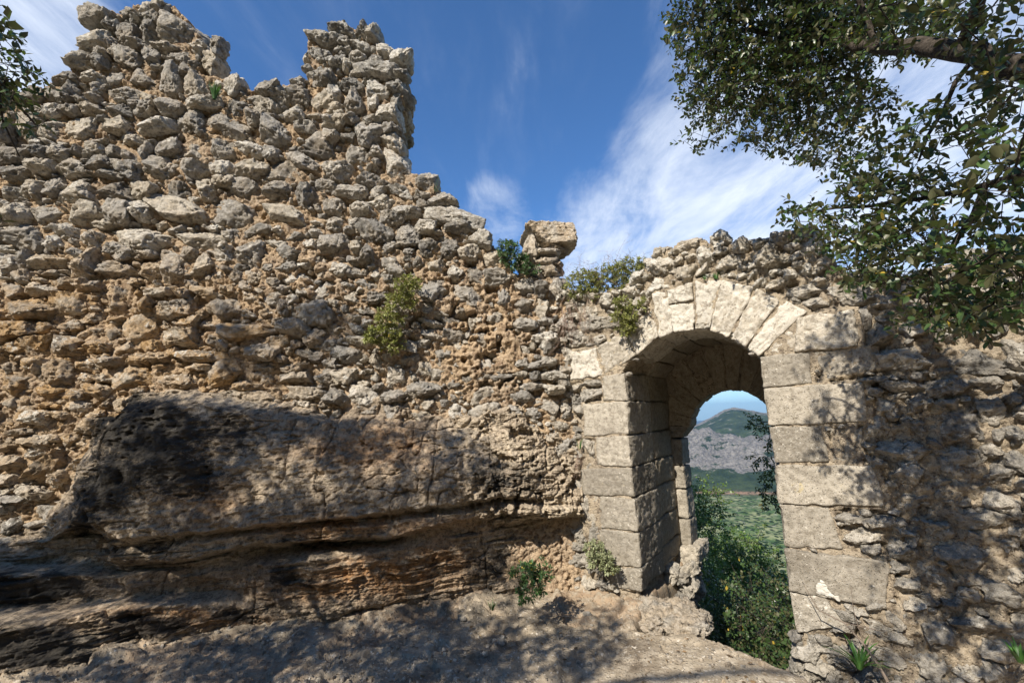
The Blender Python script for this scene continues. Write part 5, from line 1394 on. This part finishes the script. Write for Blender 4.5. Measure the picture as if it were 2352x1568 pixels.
# -- shrubs rooted in the walls
def shrub(name, label, rows, root, mat, size, nl=(8, 13), sp=.045, jd=.05, wid=.9, bare=0, cat='shrub', drop=-.05, wm='twig'):
    rows = [(a_, b_, c_, e_, f_, int(n_ * 1.5)) for a_, b_, c_, e_, f_, n_ in rows]; size = (size[0] * 1.15, size[1] * 1.2)
    r0 = thing(name, root, label, cat); T_ = Tree(); T_.limb([root, np.asarray(root) + np.array([0, -.02, .03])], .006, .004, step=.02)
    att_ = cl_att(rows, jd); tp_ = T_.grow(att_, .03, .15); w_, f_ = MB(), MB(); T_.sprays(f_, tp_, nl, size, sp, True, wid, w_, drop)
    if bare:
        ba = cl_att([(X, Y - ry * .8, rx * 1.1, ry * .9, d_, max(1, n // 3)) for X, Y, rx, ry, d_, n in rows], jd); T_.grow(ba, .03, .2)
    T_.wood(w_, .0012); w_.build('stem', M[wm], r0); f_.build('foliage', M[mat], r0); return r0


def dW(fr, X, Y, w): return float(np.linalg.norm(fr.px(X, Y, w) - CAM))


d_ = dW(WL, 900, 730, .17)
shrub('shrub', 'long yellow-green shrub clinging to the middle of the tall rubble wall', [(938, 655, 28, 18, d_, 42), (925, 690, 32, 20, d_, 48), (895, 730, 30, 20, d_, 44), (880, 765, 38, 22, d_, 52), (900, 790, 28, 14, d_, 22), (850, 778, 14, 8, d_, 8)],
      WL.px(905, 745, .02), 'shrub_leaf', (.020, .034))
d_ = dW(WL, 1180, 595, .05)
shrub('shrub', 'small dark green bush in the notch beside the masonry stub', [(1165, 575, 22, 22, d_, 50), (1185, 600, 28, 20, d_, 60), (1215, 618, 20, 12, d_, 22)], WL.px(1190, 640, -.1), 'dark_leaf', (.018, .03))
d_ = dW(WG, 1400, 650, -.1)
shrub('shrub', 'wide scrubby bush with bare twigs on the dip of the wall left of the arch', [(1340, 655, 40, 34, d_, 110), (1400, 648, 46, 38, d_, 150), (1445, 628, 46, 34, d_, 120), (1492, 622, 26, 26, d_, 56), (1465, 668, 40, 26, d_, 70)], WG.px(1420, 700, -.08), 'shrub_leaf', (.016, .028), bare=1)
d_ = dW(WG, 1435, 720, .12)
shrub('shrub', 'hanging green shrub over the left shoulder of the arch', [(1430, 700, 18, 16, d_, 26), (1436, 725, 24, 18, d_, 40), (1440, 752, 18, 12, d_, 20), (1470, 700, 12, 8, d_, 6)], WG.px(1440, 690, .0), 'shrub_leaf', (.018, .032))
d_ = dW(WG, 1960, 640, -.1)
shrub('shrub', 'small dark tuft of leaves on the wall top under the oak bough', [(1965, 640, 28, 14, d_, 36)], WG.px(1965, 660, -.1), 'dark_leaf', (.018, .03))
d_ = dW(WG, 1375, 1280, .15)
shrub('herb', 'pale grey-green herb at the foot of the left jamb', [(1365, 1260, 18, 16, d_, 30), (1380, 1285, 28, 20, d_, 50), (1400, 1300, 16, 12, d_, 20)], WG.px(1385, 1330, .08), 'herb_leaf', (.018, .030), sp=.03, cat='plant')
d_ = float(np.linalg.norm(WL.px(1225, 1330, .6) - CAM))
shrub('herb', 'dark leafy plant growing from the shaded rock left of the gateway', [(1200, 1320, 24, 18, d_, 18), (1235, 1310, 30, 22, d_, 26), (1225, 1345, 28, 20, d_, 26), (1205, 1370, 14, 10, d_, 8)], WL.px(1222, 1372, .58), 'dark_leaf', (.018, .032), cat='plant')


def tuft(name, label, root, n, L, spread=.5, wid=.005, mat='grass_leaf', cat='grass tuft', lean=(0, 0, 0), curl=.6):
    mb = MB(); root = np.asarray(root, float)
    for i in range(n):
        a_ = rnd.random() * 6.28; out = np.array([math.cos(a_), math.sin(a_), 0]); l = L * rnd.uniform(.55, 1.1); s_ = spread * rnd.uniform(.3, 1.2); b = root + out * .012
        pts = [b + out * l * s_ * f ** 1.4 + np.array([0, 0, 1]) * l * (f - curl * .5 * s_ * f * f) + np.array(lean) * l * f for f in np.linspace(0, 1, 6)]
        sd = np.cross(out, [0, 0, 1.0]); wv = wid * np.array([.8, 1, .95, .8, .5, .06]); V = []
        for p_, w_ in zip(pts, wv): V += [p_ - sd * w_, p_ + out * w_ * .3, p_ + sd * w_]
        F_ = []
        for k in range(5): F_ += [(3 * k, 3 * k + 1, 3 * k + 4, 3 * k + 3), (3 * k + 1, 3 * k + 2, 3 * k + 5, 3 * k + 4)]
        mb.add(V, F_, tint=rnd.random() * .9)
    o_ = mb.build(name, M[mat], None, loc=root); tag(o_, label, cat); return o_


tuft('grass_tuft', 'green grass tuft growing between stones under the far merlon', WL.px(492, 228, .10), 90, .17, .35, .0028)
tuft('grass_tuft', 'thin dry grass wisps on the ledge right of the narrow merlon', WL.px(1000, 440, .0), 7, .22, .6, .0012, 'grass_leaf', lean=(.3, 0, 0))
tuft('grass_tuft', 'little green spiky plant on the crown of the arch', WG.px(1645, 640, .02), 46, .055, .5, .0022)
tuft('grass_tuft', 'tiny green sprig on the arch top left of the spiky plant', WG.px(1620, 642, .02), 22, .04, .4, .002)
tuft('strap_leaf_plant', 'small plant with upright strap leaves in the joint left of the jamb', WG.px(1331, 1030, .05), 9, .10, .3, .005, cat='plant')
tuft('strap_leaf_plant', 'bright green plant with long arching strap leaves by the right jamb', WG.px(1975, 1535, .22), 18, .21, .95, .008, cat='plant', curl=1.0)
tuft('strap_leaf_plant', 'green leafy plant cut by the frame at the foot of the right wall', WG.px(2345, 1520, .25), 22, .12, .7, .008, cat='plant')
tuft('grass_tuft', 'small grass tuft in the crack at the foot of the rock ledge', WL.px(1130, 1400, .75), 24, .07, .6, .002)


def twigs(name, label, cat, fr, starts, mat='dry', n=10, L=.25, dirv=(0, 0, -1), wig=.35, r=.0022, fork=2):
    mb = MB()
    def go(p, d, l, rr, k):
        pts = [p]; m_ = 8
        for i in range(m_):
            d = d + rng.normal(size=3) * wig * .35; d = d / np.linalg.norm(d); pts.append(pts[-1] + d * l / m_)
        tube(mb, pts, np.linspace(rr, rr * .4, m_ + 1), 4)
        if k > 0:
            for _ in range(2): j = rnd.randint(2, m_ - 1); go(pts[j], d + rng.normal(size=3) * .5, l * .6, rr * .6, k - 1)
    for i in range(n):
        s_ = starts[i % len(starts)]; p = fr.px(s_[0] + rnd.gauss(0, s_[2]), s_[1] + rnd.gauss(0, s_[2]), s_[3] if len(s_) > 3 else .05)
        go(p, np.array(dirv, float) + rng.normal(size=3) * .25, L * rnd.uniform(.6, 1.2), r, fork)
    o_ = mb.build(name, M[mat], None, loc=fr.px(starts[0][0], starts[0][1], .05)); tag(o_, label, cat); return o_


twigs('hanging_roots', 'tangle of dry reddish roots hanging in the corner left of the arch', 'roots', WG, [(1305, 700, 10, .08), (1320, 705, 12, .1), (1298, 720, 6, .1)], n=26, L=.32, r=.0019)
twigs('dry_twigs', 'bare grey twigs standing on the wall top beside the masonry stub', 'twigs', WG, [(1300, 650, 10, 0), (1340, 650, 16, 0), (1375, 640, 20, 0), (1420, 620, 20, -.1)], n=26, L=.20, dirv=(0, 0, 1), r=.0013, mat='dry')
twigs('hanging_roots', 'short dry roots under the strap leaf plant beside the jamb', 'roots', WG, [(1331, 1045, 5, .05)], n=10, L=.12, r=.0014)
twigs('dry_twigs', 'forked pale twig leaning on the dark rock ledge at the lower left', 'twigs', WL, [(345, 1470, 6, 1.08)], n=1, L=.42, dirv=(.6, -.1, .8), r=.003, mat='twig', fork=1)
mb = MB(); st_pts = [WG.px(1845, 1340, .12), WG.px(1880, 1400, .14), WG.px(1940, 1430, .16), WG.px(1985, 1480, .2), WG.px(2020, 1530, .24), WG.px(2040, 1566, .28)]
tube(mb, st_pts, [.0015, .003, .005, .007, .009, .009], 7); tube(mb, [st_pts[2], WG.px(1990, 1440, .2), WG.px(2030, 1450, .22)], [.004, .003, .001], 5); tube(mb, [st_pts[3], WG.px(1960, 1400, .2), WG.px(1955, 1350, .2)], [.003, .002, .001], 5)
tag(mb.build('dry_stick', M['twig'], None, loc=st_pts[-1]), 'dry brown stick leaning against the foot of the right jamb', 'stick')

# loose stones
LS = [('pale broken stone lying before the foot of the right jamb', 2060, 1548, .07, .7), ('light angular stone on the dirt at the foot of the right wall', 2130, 1545, .05, .6), ('small pale stone shard at the edge of the dark ledge', 448, 1492, .045, .8),
      ('rounded pebble in front of the smooth slab', 1300, 1540, .03, .5), ('grey stone lying below the shaded plant', 1150, 1470, .05, .2), ('small reddish stone on the shaded ground', 1062, 1432, .04, .0), ('grey stone near the lower left of the gateway footing', 1350, 1420, .045, .3)]
for lab, X, Y, s, tn_ in LS:
    p = Gz(X, Y, 0); z_ = ground_z(p[0], p[1]); p = np.array([p[0], p[1], z_ + s * .25]); mb = MB(); fr = Frame((p[0], p[1]), 90)
    add_stone(mb, fr, 0, p[2], 0, s * 1.5, s * .8, s * 1.1, rnd.gauss(0, 10), 18, tint=tn_, rough=.5)
    tag(mb.build('loose_stone', M['stone_gate'], None, loc=p), lab, 'stone')
# gravel and crumbs of stone on the ground
mbv = MB()
for k in range(2600):
    X, Y = rnd.uniform(-100, 2450), 1370 + 230 * rnd.random() ** .8
    p = Gz(X, Y, 0)
    if not (-4 < p[0] < 3.4 and 1.2 < p[1] < 4.0): continue
    g_ = ground_z(p[0], p[1])
    if g_ < -.3 or (rnd.random() < .6 and 1350 < X < 1850): continue
    s = .006 + .022 * rnd.random() ** 4
    P_, F_ = stone_pts(5, s * 1.5, s, s * 1.2, 3, rnd.random() * 90, 4); mbv.add(P_ + np.array([p[0], p[1], g_ + s * .2]), F_, tint=rnd.random(), warm=rnd.random() * .6, lich=0)
tag(mbv.build('gravel', M['stone'], None), 'scattered gravel and stone crumbs on the ground', kind='stuff')
mbv = MB(); n_ = 450; lp, ld = [], []
for k in range(n_):
    X, Y = rnd.uniform(-100, 2450), 1380 + 220 * rnd.random(); p = Gz(X, Y, 0); g_ = ground_z(p[0], p[1])
    if g_ > -.3 and 1.2 < p[1] < 3.9: lp.append((p[0], p[1], g_ + .006)); a_ = rnd.random() * 6.28; ld.append((math.cos(a_), math.sin(a_), rnd.uniform(-.1, .3)))
leaves(mbv, np.array(lp), np.array(ld), rng.uniform(.02, .038, len(lp)), True)
tag(mbv.build('leaf_litter', leaf_mat('dry_leaf', (0.15, 0.10, 0.055), (0.20, 0.15, 0.09), .7, .05, .2), None), 'dry oak leaves lying on the ground', kind='stuff')
# boulder heap at the threshold, left
mbh = MB()
for X, Y, s in [(1500, 1400, .20), (1545, 1405, .22), (1585, 1420, .20), (1530, 1425, .2), (1570, 1440, .18), (1600, 1445, .12), (1480, 1385, .16), (1455, 1375, .12), (1500, 1430, .16)]:
    p = Gz(X, Y, .05); u_ = (np.array(p) - WG.o) @ WG.r; w_ = (np.array(p) - WG.o) @ WG.n
    add_stone(mbh, WG, u_, .03, w_, s * 1.2, s * .8, s * 1.1, rnd.gauss(0, 20), 26, rough=2.2, tint=.75, warm=.3, cuts=2)
c_ = Gz(1540, 1420, .02); tag(mbh.build('threshold_rock', M['stone_gate'], None, loc=np.array(c_)), 'knobbly pitted rock lump at the threshold below the left jamb', 'rock')

# ------------------------------------------------------------------ air
hz, t = new_mat('air_haze'); pv = t.n('ShaderNodeVolumePrincipled'); pv.inputs['Color'].default_value = (.45, .70, 1, 1); pv.inputs['Density'].default_value = 4.6e-5; pv.inputs['Anisotropy'].default_value = .2
o_ = t.n('ShaderNodeOutputMaterial'); t.l(pv.outputs[0], o_.inputs['Volume'])
s_, zb, zt = 31000, -760, 420
Vh = [(-s_, -s_, zb), (s_, -s_, zb), (s_, s_, zb), (-s_, s_, zb), (-s_, -s_, zt), (s_, -s_, zt), (s_, s_, zt), (-s_, s_, zt)]
o = mesh_obj('haze', Vh, [[(0, 3, 2, 1), (4, 5, 6, 7), (0, 1, 5, 4), (1, 2, 6, 5), (2, 3, 7, 6), (3, 0, 4, 7)]], hz, None, None, False); tag(o, 'thin blue air over the valley', kind='stuff')
